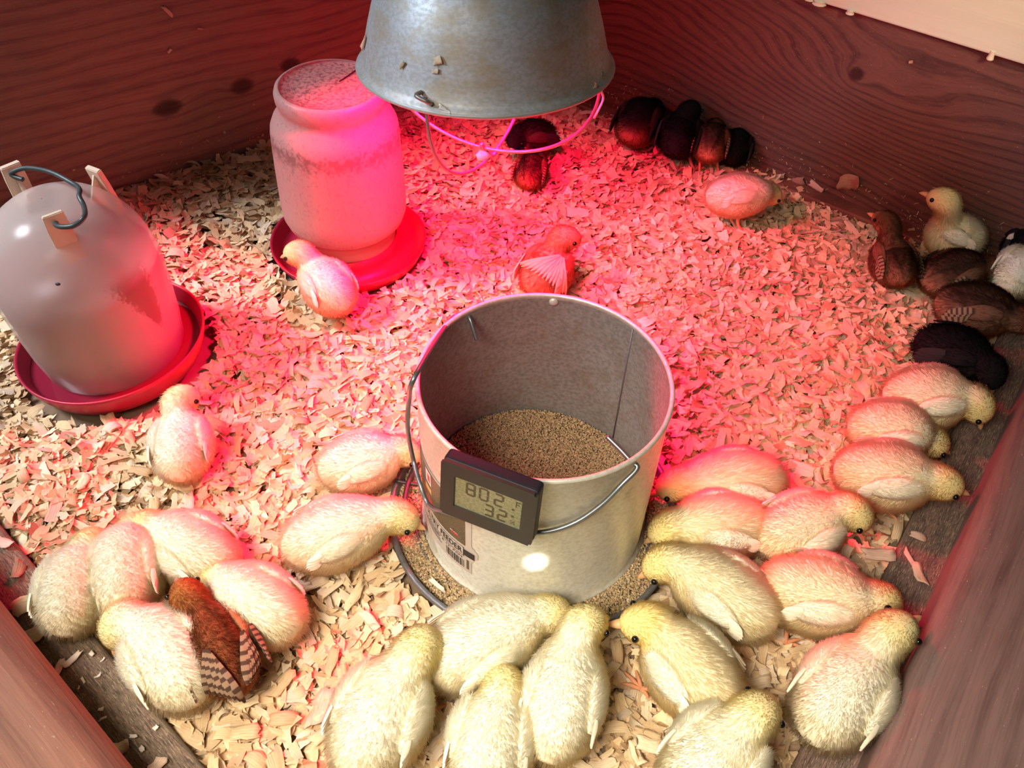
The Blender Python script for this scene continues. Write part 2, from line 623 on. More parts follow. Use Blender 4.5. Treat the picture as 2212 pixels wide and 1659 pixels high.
def not_under(p):
    k = np.hypot(p[:, 0] - FEED_C[0], p[:, 1] - FEED_C[1]) > .160
    k &= np.hypot(p[:, 0] - TRAY1_C[0], p[:, 1] - TRAY1_C[1]) > .118
    k &= np.hypot(p[:, 0] - TRAY2_C[0], p[:, 1] - TRAY2_C[1]) > .112
    return k


sets = [scatter(13000, (.012, .022), (.4, .8), (0, .003), .10, not_under),
        scatter(14500, (.013, .028), (.28, .62), (.002, .010), .26, not_under),
        scatter(2600, (.016, .036), (.18, .45), (.006, .012), .24, not_under)]
Vs, Fs, Cs, Us, off = [], [], [], [], 0
for v, f, c, u in sets:
    Vs.append(v); Fs.append(f + off); Cs.append(c); Us.append(u); off += len(v)
bed = mesh_np('wood_shavings', np.concatenate(Vs), np.concatenate(Fs), m_chip, None, True, np.concatenate(Cs), np.concatenate(Us))
tag(bed, 'deep bedding of pale wood shavings covering the whole pen floor', 'bedding', kind='stuff')


def chip_object(loc, L, Wd, yaw, pit=0.0, rol=0.0, tint=None, k=None, name='wood_shaving', R=None):
    P, F, uv = TEMPL[rng.integers(0, len(TEMPL)) if k is None else k]
    P = P * np.array([L, Wd, L])
    nv = len(P)
    th = .0005
    V = np.concatenate([P + [0, 0, th], P - [0, 0, th]])
    nx, ny = 6, 4
    ring = [i * ny for i in range(nx)] + [(nx - 1) * ny + j for j in range(1, ny)] + [i * ny + ny - 1 for i in range(nx - 2, -1, -1)] + [j for j in range(ny - 2, 0, -1)]
    FF = F.tolist() + (F[:, ::-1] + nv).tolist() + [(ring[(i + 1) % len(ring)], ring[i], ring[i] + nv, ring[(i + 1) % len(ring)] + nv) for i in range(len(ring))]
    c = np.tile(chip_colors(1) if tint is None else np.array([tint]), (2 * nv, 1))
    o = mesh_np(name, V, FF, m_chip, None, True, c, np.concatenate([uv, uv]))
    o.location = loc
    o.rotation_euler = (rol, pit, yaw) if R is None else R
    return o

# ------------------------------------------------------------------ metals and plastics
def galv(name, base=(0.50, 0.51, 0.50), tint=(0.36, 0.36, 0.34), rough=0.42, metal=0.35, dirt=(0.25, 0.21, 0.15), dirt_r=(0.55, 0.85), grain=300):
    m, b = newmat(name, base, rough, metal)
    sp = noise(55, 3, .55)
    fine = noise(grain, 3, .7)
    c = mixc(sstep(sp, .35, .7), base, tint)
    c = mixc(sstep(fine, .52, .68) * .45, c, tuple(q * .55 for q in base))
    c = mixc(sstep(noise(9, 5, .65), *dirt_r) * .8, c, dirt)
    link(c, b.inputs['Base Color'])
    link(sp * .25 + fine * .12 + (rough - .18), b.inputs['Roughness'])
    bump(fine, .12, .0006, b)
    return m


m_galv = galv('galvanized_tube', (0.72, 0.71, 0.62), (0.60, 0.58, 0.48))
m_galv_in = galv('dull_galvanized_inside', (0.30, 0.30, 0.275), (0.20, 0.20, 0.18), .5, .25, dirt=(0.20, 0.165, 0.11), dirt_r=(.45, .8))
m_pan = galv('worn_grey_pan', (0.20, 0.21, 0.22), (0.13, 0.13, 0.14), .45, .6, dirt=(0.20, 0.16, 0.12))
m_wire, _ = newmat('grey_wire', (0.22, 0.24, 0.25), .38, .8)
m_rust, _ = newmat('rusty_wire', (0.22, 0.10, 0.06), .6, .4)
m_darkrod, _ = newmat('dark_rod', (0.05, 0.045, 0.045), .5, .5)

# ------------------------------------------------------------------ poultry feeder
FZ = 0.010
TR, TZ0, TZ1 = .1175, .014, .2253
feeder = empty('poultry_feeder', (FEED_C[0], FEED_C[1], 0))
tag(feeder, 'round galvanized metal poultry feeder with wire handle in the middle of the pen', 'feeder')
# outer wall / inner wall as one sheet-metal tube with a rolled rim and a foot flare
prof = [(TR - .003, TZ0), (TR + .004, TZ0 - .001), (TR + .0055, TZ0 + .003), (TR + .003, TZ0 + .006), (TR, TZ0 + .010), (TR, TZ1 - .005)]
for k in range(9):
    a = -PI * .1 + k / 8 * PI * 1.25
    prof.append((TR - .0008 + .0024 * math.cos(a), TZ1 - .002 + .0024 * math.sin(a)))
prof += [(TR - .0018, TZ1 - .006)]
v, f = lathe(prof, 128)
tube_o = mesh_np('tube', v, f, m_galv, feeder)
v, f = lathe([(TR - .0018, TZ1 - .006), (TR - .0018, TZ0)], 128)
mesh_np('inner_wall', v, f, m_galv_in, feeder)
# pan with rolled edge
prof = [(.02, .004), (.135, .004), (.146, .010), (.150, .022)]
for k in range(9):
    a = PI - k / 8 * PI * 1.3
    prof.append((.1532 + .0032 * math.cos(a), .0235 + .0032 * math.sin(a)))
prof += [(.1515, .018), (.1475, .006), (.136, .001), (.02, .001)]
v, f = lathe(prof, 128, closed=True)
mesh_np('pan', v, f, m_pan, feeder)
v, f = lathe([(.1285 + .0016 * math.cos(a), .0195 + .0016 * math.sin(a)) for a in np.linspace(0, 2 * PI, 8, endpoint=False)], 96, True)
mesh_np('pan_ring', v, f, m_pan, feeder)


def fl(p): return np.asarray(p) - np.array([FEED_C[0], FEED_C[1], 0])


def cylp(az, r, z):
    a = math.radians(az)
    return np.array([r * math.cos(a), r * math.sin(a), z])


# bail: from the hole at the back left, out round the left side and down across the front to the hole at the front right
hp = [cylp(132, TR - .017, .197), cylp(131.5, TR - .010, .207), cylp(131, TR - .004, .214), cylp(131, TR + .003, .216), cylp(140, TR + .006, .216)]
for (px, py, r_) in ((897, 812, .122), (884, 862, .1245), (881, 925, .126), (892, 990, .125), (908, 1048, .1235), (922, 1085, .1225), (938, 1100, .122), (958, 1106, .1215), (1010, 1122, .1215), (1090, 1146, .1215), (1170, 1150, .1213), (1240, 1130, .1212), (1300, 1090, .121), (1345, 1045, .1208)):
    hp.append(fl(oncyl(px, py, FEED_C, r_)))
hp += [cylp(312, TR + .003, .212), cylp(312, TR - .004, .214), cylp(312, TR - .018, .217), cylp(311, TR - .034, .221)]
v, f = tube(hp, .0023, 10, 150)
mesh_np('handle', v, f, m_wire, feeder)
bm = bmesh.new()
bmesh.ops.create_uvsphere(bm, u_segments=14, v_segments=8, radius=.0048)
for q in bm.verts: q.co.x *= .55
rv = from_bm('rivet', bm, m_galv, feeder, True)
rv.location = cylp(86, TR - .0022, .2165); rv.rotation_euler = (0, 0, math.radians(86))
v, f = tube([cylp(42, TR - .0022, TZ0 + .004), cylp(42, TR - .0022, TZ1 - .006)], .0009, 6)
mesh_np('seam', v, f, m_pan, feeder)
for i, a in enumerate((172, 31)):
    v, f = tube([cylp(a, TR + .001, .028), cylp(a, .149, .028), cylp(a, .152, .030)], .0022, 8, 10)
    mesh_np('grill_wire', v, f, m_darkrod, feeder)
v, f = tube([cylp(a, .139, .030) for a in range(160, 196, 4)], .0028, 8, 24)
mesh_np('grill_guard', v, f, m_darkrod, feeder)

# sticker on the left front of the tube
m_lab, _b = newmat('sticker_paper', (0.50, 0.43, 0.36), .5)
m_ink, _ = newmat('black_ink', (0.025, 0.022, 0.02), .5)
m_red_ink, _ = newmat('red_ink', (0.42, 0.035, 0.03), .5)
m_pic, _b = newmat('sticker_picture', (0.1, 0.1, 0.06), .45)
_pn = noise(70, 4, .65)
_pn2 = noise(38, 2, .5)
link(mixc(sstep(_pn2, .55, .7), mixc(sstep(_pn, .4, .62), (.045, .04, .032), (.15, .14, .06)), (.24, .075, .05)), _b.inputs['Base Color'])
RL = TR + .0006


def cylpatch(name, a0, a1, z0, z1, r, mat, parent, n=14, poly=None):
    if poly is None: poly = [(a0, z0), (a1, z0), (a1, z1), (a0, z1)]
    bm = bmesh.new()
    aa = np.linspace(a0, a1, n)
    lo = [bm.verts.new(cylp(a, r, z0)) for a in aa]
    hi = [bm.verts.new(cylp(a, r, z1)) for a in aa]
    for i in range(n - 1): bm.faces.new((lo[i], lo[i + 1], hi[i + 1], hi[i]))
    o = from_bm(name, bm, mat, parent, True)
    return o


lab = cylpatch('label', 186, 239, .046, .155, RL, m_lab, feeder, 24)
tabp = bmesh.new()
vs_ = [tabp.verts.new(cylp(a, RL, z)) for a, z in ((239, .066), (240.3, .072), (242.6, .0785), (242.6, .087), (240.6, .092), (239, .094))]
tabp.faces.new(vs_)
from_bm('label_tab', tabp, m_lab, lab)
cylpatch('picture', 187, 235.5, .0905, .152, RL + .0003, m_pic, lab, 22)
cylpatch('picture', 236.2, 237.6, .052, .068, RL + .0003, m_pic, lab, 3)
cylpatch('banner', 234.6, 240.8, .0745, .0845, RL + .0007, m_ink, lab, 6)
for z0, z1 in ((.0715, .0722), (.0862, .0869)): cylpatch('banner_line', 189, 235, z0, z1, RL + .0004, m_ink, lab, 22)
cylpatch('banner_line', 234.2, 234.6, .0715, .0869, RL + .0004, m_ink, lab, 3)
r2 = random.Random(3)
a_ = 222.6
while a_ < 234.4:
    w_ = r2.choice([.28, .28, .5, .75])
    cylpatch('barcode_bar', a_, a_ + w_, .0515, .0640, RL + .0004, m_ink, lab, 2)
    a_ += w_ + r2.choice([.3, .35, .55])
for z_ in (.0655, .062, .0585): cylpatch('fine_print', 195, 219 - (z_ - .058) * 300, z_ - .0005, z_ + .0005, RL + .0004, m_ink, lab, 12)


def text_on_tube(txt, a0, a1, z0, h, mat, name='lettering', r=RL + .0005, bold=.0):
    cu = bpy.data.curves.new('txt', 'FONT')
    cu.body = txt
    cu.size = 1.0
    cu.resolution_u = 2
    cu.offset = bold
    to = bpy.data.objects.new('txt', cu)
    COL.objects.link(to)
    bpy.context.view_layer.update()
    me = bpy.data.meshes.new_from_object(to.evaluated_get(bpy.context.evaluated_depsgraph_get()))
    bpy.data.objects.remove(to); bpy.data.curves.remove(cu)
    co = np.array([q.co for q in me.vertices])
    mn, mx = co.min(0), co.max(0)
    for q in me.vertices:
        a = a0 + (q.co.x - mn[0]) / (mx[0] - mn[0]) * (a1 - a0)
        q.co = Vector(cylp(a, r, z0 + (q.co.y - mn[1]) / (mx[1] - mn[1]) * h))
    me.materials.clear(); me.materials.append(mat)
    me.name = name
    o = bpy.data.objects.new(name, me)
    COL.objects.link(o); o.parent = lab
    return o


text_on_tube('POULTRY FEEDER', 197, 233.6, .0748, .0088, m_ink, bold=.015)
text_on_tube('17 POUND & 12" PAN', 203, 233.5, .0666, .0036, m_ink)
m_gold, _ = newmat('gold_print', (0.55, 0.36, 0.10), .5)
m_white_print, _ = newmat('white_print', (0.62, 0.58, 0.54), .5)
for a0, a1, z0, z1, mt in ((205, 211, .131, .150, m_white_print), (207, 210, .134, .145, m_red_ink), (204, 211, .118, .1265, m_gold), (207.5, 211.5, .100, .109, m_red_ink), (209, 212.5, .094, .099, m_white_print), (226, 231, .1005, .1018, m_white_print), (227, 231.5, .0975, .1015, m_red_ink)):
    cylpatch('print', a0, a1, z0, z1, RL + .0005, mt, lab, 5)

# feed: crumbles in the tube and in the pan (uncountable)
m_feed, _b = newmat('feed_crumbles', (0.42, 0.30, 0.17), .9, spec=.15)
_n = X.nt.nodes.new('ShaderNodeAttribute'); _n.attribute_name = 'tint'
X.nt.links.new(_n.outputs['Color'], _b.inputs['Base Color'])
OCT = np.array([[1, 0, 0], [-1, 0, 0], [0, 1, 0], [0, -1, 0], [0, 0, 1], [0, 0, -1]], float)
OCF = np.array([[0, 2, 4], [2, 1, 4], [1, 3, 4], [3, 0, 4], [2, 0, 5], [1, 2, 5], [3, 1, 5], [0, 3, 5]])


def crumbs(name, P, size, label, parent=None, base=None):
    n = len(P)
    sc = rng.uniform(.6, 1.15, (n, 1, 3)) * size
    V = (OCT[None] + rng.normal(0, .22, (n, 6, 3))) * sc
    q = rng.uniform(0, 2 * PI, n)
    c, s = np.cos(q)[:, None], np.sin(q)[:, None]
    V = np.stack([V[:, :, 0] * c - V[:, :, 1] * s, V[:, :, 0] * s + V[:, :, 1] * c, V[:, :, 2]], -1) + P[:, None]
    F = (OCF[None] + (np.arange(n) * 6)[:, None, None]).reshape(-1, 3)
    col = np.array([.50, .36, .20]) * rng.uniform(.55, 1.2, (n, 1)) * (1 + rng.normal(0, .05, (n, 3)))
    V = V.reshape(-1, 3)
    tint = np.repeat(col, 6, 0)
    if base is not None:
        bv, bf = base
        V = np.concatenate([V, bv]); tint = np.concatenate([tint, np.tile([[.20, .14, .08]], (len(bv), 1))])
        F = np.concatenate([F, np.asarray(bf) + n * 6])
    o = mesh_np(name, V, F, m_feed, parent, False, tint)
    tag(o, label, 'feed', kind='stuff')
    return o


def feedz(x, y):   # surface of the feed in the tube (feeder-centred): a low mound
    d = np.hypot(x, y)
    return .052 + .012 * np.exp(-((x + .0) ** 2 + (y + .03) ** 2) / .004) - .003 * (x / .1)


nn = 26000
rr = np.sqrt(rng.random(nn)) * (TR - .004); aa = rng.uniform(0, 2 * PI, nn)
px_, py_ = rr * np.cos(aa), rr * np.sin(aa)
P = np.stack([px_ + FEED_C[0], py_ + FEED_C[1], feedz(px_, py_) + rng.uniform(-.0012, .0016, nn)], 1)


def disc(r0, r1, zf, nr=10, na=64, cx=FEED_C[0], cy=FEED_C[1]):
    V, F = [], []
    for i in range(nr + 1):
        r_ = r0 + (r1 - r0) * i / nr
        for k in range(na):
            a = 2 * PI * k / na
            x, y = r_ * math.cos(a), r_ * math.sin(a)
            V.append((x + cx, y + cy, zf(x, y)))
    for i in range(nr):
        for k in range(na):
            k2 = (k + 1) % na
            F += [(i * na + k, i * na + k2, (i + 1) * na + k2), (i * na + k, (i + 1) * na + k2, (i + 1) * na + k)][::1]
    return np.array(V), [(a, c, b) for a, b, c in F]


crumbs('feed_crumbles', P, .0012, 'tan crumbled chick feed heaped inside the metal feeder tube', base=disc(.0005, TR - .003, lambda x, y: feedz(x, y) - .002))
nn = 15000
rr = np.sqrt(rng.uniform((TR + .005) ** 2, .1485 ** 2, nn)); aa = rng.uniform(0, 2 * PI, nn)
pz = .0155 + .006 * np.clip((.1485 - rr) / .03, 0, 1) + .0025 * np.sin(aa * 5) * np.sin(rr * 150)
P = np.stack([rr * np.cos(aa) + FEED_C[0], rr * np.sin(aa) + FEED_C[1], pz + rng.uniform(-.001, .0022, nn)], 1)
crumbs('feed_crumbles', P, .0014, 'tan crumbled feed lying in the open pan around the feeder foot', base=disc(TR + .004, .1485, lambda x, y: .0145 + .006 * max(0, min(1, (.1485 - math.hypot(x, y)) / .03))))

# ------------------------------------------------------------------ digital thermometer clipped to the feeder rim
th_c = np.array([-.0164, .4252, .2085])
th_M = np.array([[.928, .034, -.371], [-.373, .094, -.923], [.004, .995, .099]])
tw, thh, tt = .0852, .0648, .0178
thermo = empty('thermometer')
thermo.matrix_world = Matrix(((*th_M[0], th_c[0]), (*th_M[1], th_c[1]), (*th_M[2], th_c[2]), (0, 0, 0, 1)))
tag(thermo, 'small black digital thermometer showing 80.2 and 32 on the feeder rim', 'thermometer')
m_blk, _ = newmat('black_plastic', (0.012, 0.014, 0.020), .5, spec=.25)
m_bez, _ = newmat('brownish_black_plastic', (0.028, 0.024, 0.020), .45)
m_lcd, _b = newmat('lcd', (0.25, 0.26, 0.15), .25)
link(mixc(sstep(noise(22, 2), .4, .62), (0.155, 0.16, 0.08), (0.23, 0.20, 0.11)), _b.inputs['Base Color'])
m_seg, _ = newmat('lcd_segment', (0.062, 0.048, 0.028), .4)
# casing: rounded slab with a recessed window
bm = bmesh.new()
box_bm(bm, tw, thh, tt - .003, (0, 0, -(tt + .003) / 2), bevel=.0035, seg=3)
from_bm('casing', bm, m_blk, thermo, False)
wx, wy = .0305, .0185          # half window
wc = (.0005, .0)


def frame_ring(name, w, h, wx, wy, z0, z1, mat, parent, cx=0, cy=0):
    bm = bmesh.new()
    o = [(-w / 2, -h / 2), (w / 2, -h / 2), (w / 2, h / 2), (-w / 2, h / 2)]
    i = [(cx - wx, cy - wy), (cx + wx, cy - wy), (cx + wx, cy + wy), (cx - wx, cy + wy)]
    ot = [bm.verts.new((x, y, z1)) for x, y in o]; it = [bm.verts.new((x, y, z1)) for x, y in i]
    ob = [bm.verts.new((x, y, z0)) for x, y in o]; ib = [bm.verts.new((x, y, z0)) for x, y in i]
    for k in range(4):
        k2 = (k + 1) % 4
        bm.faces.new((ot[k], ot[k2], it[k2], it[k])); bm.faces.new((ob[k2], ob[k], ib[k], ib[k2]))
        bm.faces.new((ob[k], ob[k2], ot[k2], ot[k])); bm.faces.new((it[k], it[k2], ib[k2], ib[k]))
    bmesh.ops.bevel(bm, geom=[e for e in bm.edges if abs(e.verts[0].co.x) > wx + .004 and abs(e.verts[1].co.x) > wx + .004 and (e.verts[0].co - e.verts[1].co).length < .006], offset=.0025, segments=3, affect='EDGES')
    return from_bm(name, bm, mat, parent)


frame_ring('bezel', tw, thh, wx, wy, -.0035, 0, m_bez, thermo, *wc)
bm = bmesh.new(); box_bm(bm, wx * 2, wy * 2, .001, (wc[0], wc[1], -.0025))
screen = from_bm('screen', bm, m_lcd, thermo)
SEG = {'8': 'abcdefg', '0': 'abcdef', '2': 'abged', '3': 'abgcd'}


def digit(ch, x, y, w, h, t=.0013):
    t *= 1.25
    bm = bmesh.new()
    g = t * .18
    pos = {'a': (0, h / 2, 1), 'd': (0, -h / 2, 1), 'g': (0, 0, 1), 'f': (-w / 2, h / 4, 0), 'b': (w / 2, h / 4, 0), 'e': (-w / 2, -h / 4, 0), 'c': (w / 2, -h / 4, 0)}
    for s in SEG[ch]:
        sx, sy, hor = pos[s]
        if hor: box_bm(bm, w - g * 2, t, .0002, (x + sx, y + sy, -.0019))
        else: box_bm(bm, t, h / 2 - g * 2, .0002, (x + sx, y + sy, -.0019))
    return from_bm('digit', bm, m_seg, screen)


for ch, x in (('8', -.0155), ('0', -.0035), ('2', .0100)): digit(ch, x, .0075, .0072, .0135, .0016)
for ch, x in (('3', .0020), ('2', .0140)): digit(ch, x, -.0095, .0072, .0125, .0016)
for (x, y, s) in ((.0232, .003, .0022), (.0232, -.0055, .0022)):
    bm = bmesh.new()
    bmesh.ops.create_circle(bm, cap_ends=True, radius=s * .62, segments=12)
    for q in bm.verts: q.co += Vector((x, y, -.0018))
    from_bm('symbol', bm, m_seg, screen)
bm = bmesh.new()
for (x0, y0, x1, y1) in ((.0255, .0135, .0292, .0135), (.0255, .0105, .0282, .0105), (.0255, .0135, .0255, .0075)):
    box_bm(bm, abs(x1 - x0) + .0008, abs(y1 - y0) + .0008, .0002, ((x0 + x1) / 2, (y0 + y1) / 2, -.0018))
from_bm('unit_mark', bm, m_seg, screen)
bm = bmesh.new()
for (x, y) in ((.0222, -.0115), (.0252, -.0145)): box_bm(bm, .0013, .0013, .0002, (x, y, -.0018))
for k in range(5): box_bm(bm, .0007, .0011, .0002, (.0222 + k * .0008, -.0145 + k * .0008, -.0018))
from_bm('percent_mark', bm, m_seg, screen)

# ------------------------------------------------------------------ waterers
def translucent(name, col, rough=.3, trans=.35, clear=0.0, mott=None, stain=None):
    m, b = newmat(name, col, rough)
    c = None
    if mott:
        c = mixc(sstep(noise(mott[0], 4, .6), *mott[2]), col, mott[1])
    if stain:
        mask, sc = stain()
        c = mixc(mask, c if c else col, sc)
    if c: link(c, b.inputs['Base Color'])
    t = X.nt.nodes.new('ShaderNodeBsdfTranslucent'); t.inputs[0].default_value = (*col, 1)
    if c: link(c, t.inputs[0])
    mx = X.nt.nodes.new('ShaderNodeMixShader'); mx.inputs[0].default_value = trans
    X.nt.links.new(b.outputs[0], mx.inputs[1]); X.nt.links.new(t.outputs[0], mx.inputs[2])
    out = mx
    if clear:
        tr = X.nt.nodes.new('ShaderNodeBsdfTransparent')
        m2 = X.nt.nodes.new('ShaderNodeMixShader'); m2.inputs[0].default_value = clear
        X.nt.links.new(mx.outputs[0], m2.inputs[1]); X.nt.links.new(tr.outputs[0], m2.inputs[2])
        out = m2
    X.nt.links.new(out.outputs[0], X.nt.nodes['Material Output'].inputs[0])
    return m




def algae_streak():      # brown dried streak on one side of the jug, tapering downwards
    _, x, y, z = coords()
    az = X.m('ARCTAN2', y, x)
    da = (az + .32 + (z - .10) * 2.2) / ((z - .075) * 3.6 + .03)
    m = (1.0 - sstep(X.m('ABSOLUTE', da + (noise(45, 3) - .5) * 1.0), .5, 1.0)) * sstep(z, .075, .095) * (1.0 - sstep(z, .15, .175))
    return m * .85, (.30, .13, .075)


def grime_ring():        # grey-brown water mark below the jar's shoulder
    _, x, y, z = coords()
    zz = z + (noise(38, 4, .65) - .5) * .045
    m = sstep(zz, .172, .192) * (1.0 - sstep(zz, .196, .206)) * sstep(noise(20, 3), .28, .55)
    return m * .75, (.24, .165, .145)


m_jug = translucent('milky_plastic', (0.84, 0.77, 0.70), 0.20, .40, .55, stain=algae_streak)
m_water = translucent('water_in_jug', (0.38, 0.19, 0.17), .4, .30)
m_lug = translucent('yellowed_plastic', (0.84, 0.70, 0.54), .4, .25)
m_redplastic, _ = newmat('red_plastic', (0.40, 0.012, 0.045), .40)
m_jar = translucent('cloudy_jar_plastic', (0.60, 0.50, 0.46), .38, .42, .0, (40, (0.46, 0.35, 0.32), (.5, .75)), stain=grime_ring)
m_jartop = translucent('stained_jar_bottom', (0.60, 0.40, 0.38), .5, .3, .0, (28, (0.26, 0.16, 0.15), (.42, .66)))
m_collar, _ = newmat('murky_jar_neck', (0.40, 0.27, 0.22), .35)

TRAY1_R = .112
w1 = empty('plastic_waterer', (TRAY1_C[0], TRAY1_C[1], .006))
tag(w1, 'milky plastic domed waterer with wire handle in a red tray at the left wall', 'waterer')
w1.rotation_euler = (0.0, -0.065, 0.0)
W1M = Matrix.Translation((TRAY1_C[0], TRAY1_C[1], .006)) @ Matrix.Rotation(-0.065, 4, 'Y')
W1I = np.array(W1M.inverted())


def w1l(p): return (W1I @ np.append(np.asarray(p, float), 1))[:3]


prof = [(.03, .006), (.086, .006), (.095, .010), (.103, .022), (.1085, .036), (.1105, .0395), (.1122, .0385), (.1116, .034), (.1070, .020), (.100, .006), (.092, .001), (.03, .001)]
v, f = lathe(prof, 96, True)
mesh_np('tray', v, f, m_redplastic, w1)
v, f = lathe([(.0005, .020), (.1015, .020)], 96)
m_trayw, _b = newmat('tray_water', (0.20, 0.012, 0.03), .06)
mesh_np('tray_water', v, f, m_trayw, w1)
JR = .0925
HJ = .240
jp = [(.073, .012), (.079, .015), (.083, .024), (.0875, .055), (.0905, .095), (JR, .135)]
for k in range(1, 15):
    a = k / 14 * PI / 2
    jp.append((JR * math.cos(a) ** .80 if k < 14 else .0006, .135 + (HJ - .135) * math.sin(a)))
v, f = lathe(jp, 96)
mesh_np('jug', v, f, m_jug, w1)
WZ = .158
wp = [(.0006, .013), (.071, .013), (.0765, .016), (.0805, .025), (.085, .055), (.0875, .095), (.0890, .130), (.0862, WZ), (.0006, WZ)]
v, f = lathe(wp, 96)
mesh_np('water', v, f, m_water, w1)


def lug(px, py, z, tall, below, w_, q=None):
    """flat carrying lug standing up from the dome, with a gusset running down behind it"""
    q = w1l(at(px, py, z)) if q is None else q
    az = math.atan2(q[1], q[0])
    bm = bmesh.new()
    t_ = .0032
    prof = [(-w_, -below), (w_, -below), (w_, tall * .2), (w_ * .9, tall), (-w_ * .9, tall), (-w_, tall * .2)]
    fr, bk = [], []
    for (x, zz) in prof:
        fr.append(bm.verts.new((x, -t_, zz))); bk.append(bm.verts.new((x, t_, zz)))
    bm.faces.new(fr); bm.faces.new(bk[::-1])
    for i in range(6):
        j = (i + 1) % 6
        bm.faces.new((fr[j], fr[i], bk[i], bk[j]))
    # gusset
    g0 = [(-.0022, t_, tall * .75), (-.0022, t_ + .020, -below * .2), (-.0022, t_, -below * .9)]
    g1 = [bm.verts.new((x + .0044, y, zz)) for x, y, zz in g0]
    g0 = [bm.verts.new(p) for p in g0]
    bm.faces.new(g0); bm.faces.new(g1[::-1])
    for i in range(3):
        j = (i + 1) % 3
        bm.faces.new((g0[j], g0[i], g1[i], g1[j]))
    bmesh.ops.recalc_face_normals(bm, faces=bm.faces)
    bmesh.ops.bevel(bm, geom=bm.edges[:], offset=.0009, segments=2, affect='EDGES')
    o = from_bm('lug', bm, m_lug, w1)
    o.location = q
    o.rotation_euler = (math.radians(-8), 0, az + PI / 2)
    return o


def on_jug(px, py, off=.002):
    o_, d_ = w1l(CAM), w1l(CAM + ray(px, py)) - w1l(CAM)
    for t in np.linspace(.6, 1.5, 3000):
        q = o_ + d_ * t
        if 0 < q[2] < HJ and np.hypot(q[0], q[1]) < np.interp(q[2], [z for _, z in jp], [r for r, _ in jp]) + off: return q
    return None


lug(38, 392, .222, .024, .030, .0115)
lug(222, 400, .222, .024, .036, .0115)
LF = on_jug(136, 505)
lug(0, 0, 0, .022, .034, .0115, LF + np.array([.001, -.003, .004]))
ZF = float((np.array(W1M) @ np.append(LF, 1))[2])
m_wire2, _ = newmat('green_grey_wire', (0.07, 0.085, 0.085), .45, .4)
hw = [w1l(at(*p)) for p in ((50, 388, .234), (30, 381, .236), (26, 373, .240), (58, 363, .248), (110, 372, .256), (160, 398, .256), (172, 410, .258), (171, 424, .257), (181, 445, .255), (182, 468, ZF + .036), (160, 487, ZF + .028), (132, 490, ZF + .024), (120, 485, ZF + .020), (124, 478, ZF + .012))]
v, f = tube(hw, .0026, 10, 110)
mesh_np('handle', v, f, m_wire2, w1)
bm = bmesh.new()
bmesh.ops.create_uvsphere(bm, u_segments=10, v_segments=6, radius=.0022)
sp_o = from_bm('speck', bm, m_ink, w1, True)
_q = w1l(oncyl(125, 618, TRAY1_C, JR))
_q[:2] *= (JR + .0006) / np.hypot(_q[0], _q[1])
sp_o.location = _q
sp_o.scale = (1.3, .7, .8)

w2 = empty('jar_waterer', (TRAY2_C[0], TRAY2_C[1], .004))
tag(w2, 'cloudy plastic screw jar waterer upside down in a red tray near the heat lamp', 'waterer')
prof = [(.03, .008), (.058, .010), (.062, .020), (.066, .030), (.0685, .030), (.070, .018), (.076, .008), (.090, .005), (.100, .010), (.106, .022), (.1085, .0245), (.1102, .0235), (.1085, .018), (.102, .004), (.090, .0005), (.03, .0005)]
v, f = lathe(prof, 96, True)
mesh_np('tray', v, f, m_redplastic, w2)
v, f = lathe([(.064, .020), (.066, .024), (.0665, .036), (.0655, .038), (.0655, .043), (.0665, .045), (.0662, .053), (.066, .057)], 80)
mesh_np('collar', v, f, m_collar, w2)
jp2 = [(.0655, .052), (.072, .056), (.080, .064), (.0842, .076), (.0850, .095), (.0838, .15), (.0818, .198), (.0805, .206), (.076, .216), (.068, .226), (.0655, .231), (.0665, .236), (.0690, .242), (.0695, .250), (.0675, .256), (.0640, .2585), (.0620, .2580)]
v, f = lathe(jp2, 96)
mesh_np('jar', v, f, m_jar, w2)
v, f = lathe([(.0625, .2585), (.0615, .2555), (.040, .2548), (.0006, .2545)], 80)
jt = mesh_np('jar_bottom', v, f, m_jartop, w2)
v, f = tube([(.010, .012, .2556), (.018, .026, .2558), (.030, .050, .2562)], .0008, 6, 12)
mesh_np('scratch', v, f, m_ink, jt)
# ------------------------------------------------------------------ heat lamp
LC = np.array([-.0425, .85, .3774])
lamp = empty('heat_lamp', LC)
tag(lamp, 'galvanized heat lamp with wire guard and glowing red bulb above the pen', 'lamp')
ln_ = np.array([-.0243, .0912, 1.0]); ln_ /= np.linalg.norm(ln_)
lamp.rotation_mode = 'QUATERNION'
lamp.rotation_quaternion = Vector((0, 0, 1)).rotation_difference(Vector(ln_))
m_shade = galv('dusty_galvanized_shade', (0.52, 0.51, 0.49), (0.40, 0.385, 0.35), .48, .35, dirt=(0.42, 0.32, 0.20), dirt_r=(.40, .70))
m_shade_in, _ = newmat('bright_shade_inside', (0.62, 0.60, 0.58), .3, 1.0)
R_ = .1280
sp_ = [(R_ + .0005, .0), (R_ + .0025, .0015), (R_ + .002, .004), (R_ - .001, .0055), (R_ - .0035, .010), (R_ - .0075, .025), (R_ - .012, .042), (R_ - .0175, .060), (R_ - .025, .080), (R_ - .036, .098), (R_ - .052, .114), (R_ - .070, .124), (.036, .128), (.033, .134), (.033, .160), (.030, .166), (.0006, .167)]
v, f = lathe(sp_, 96)
shade = mesh_np('shade', v, f, m_shade, lamp)
v, f = lathe([(r - .0015 if r > .01 else r, z - .0015 + (.002 if i == 0 else 0)) for i, (r, z) in enumerate(sp_[:13])], 96)
mesh_np('reflector', v, [q[::-1] for q in f], m_shade_in, lamp)
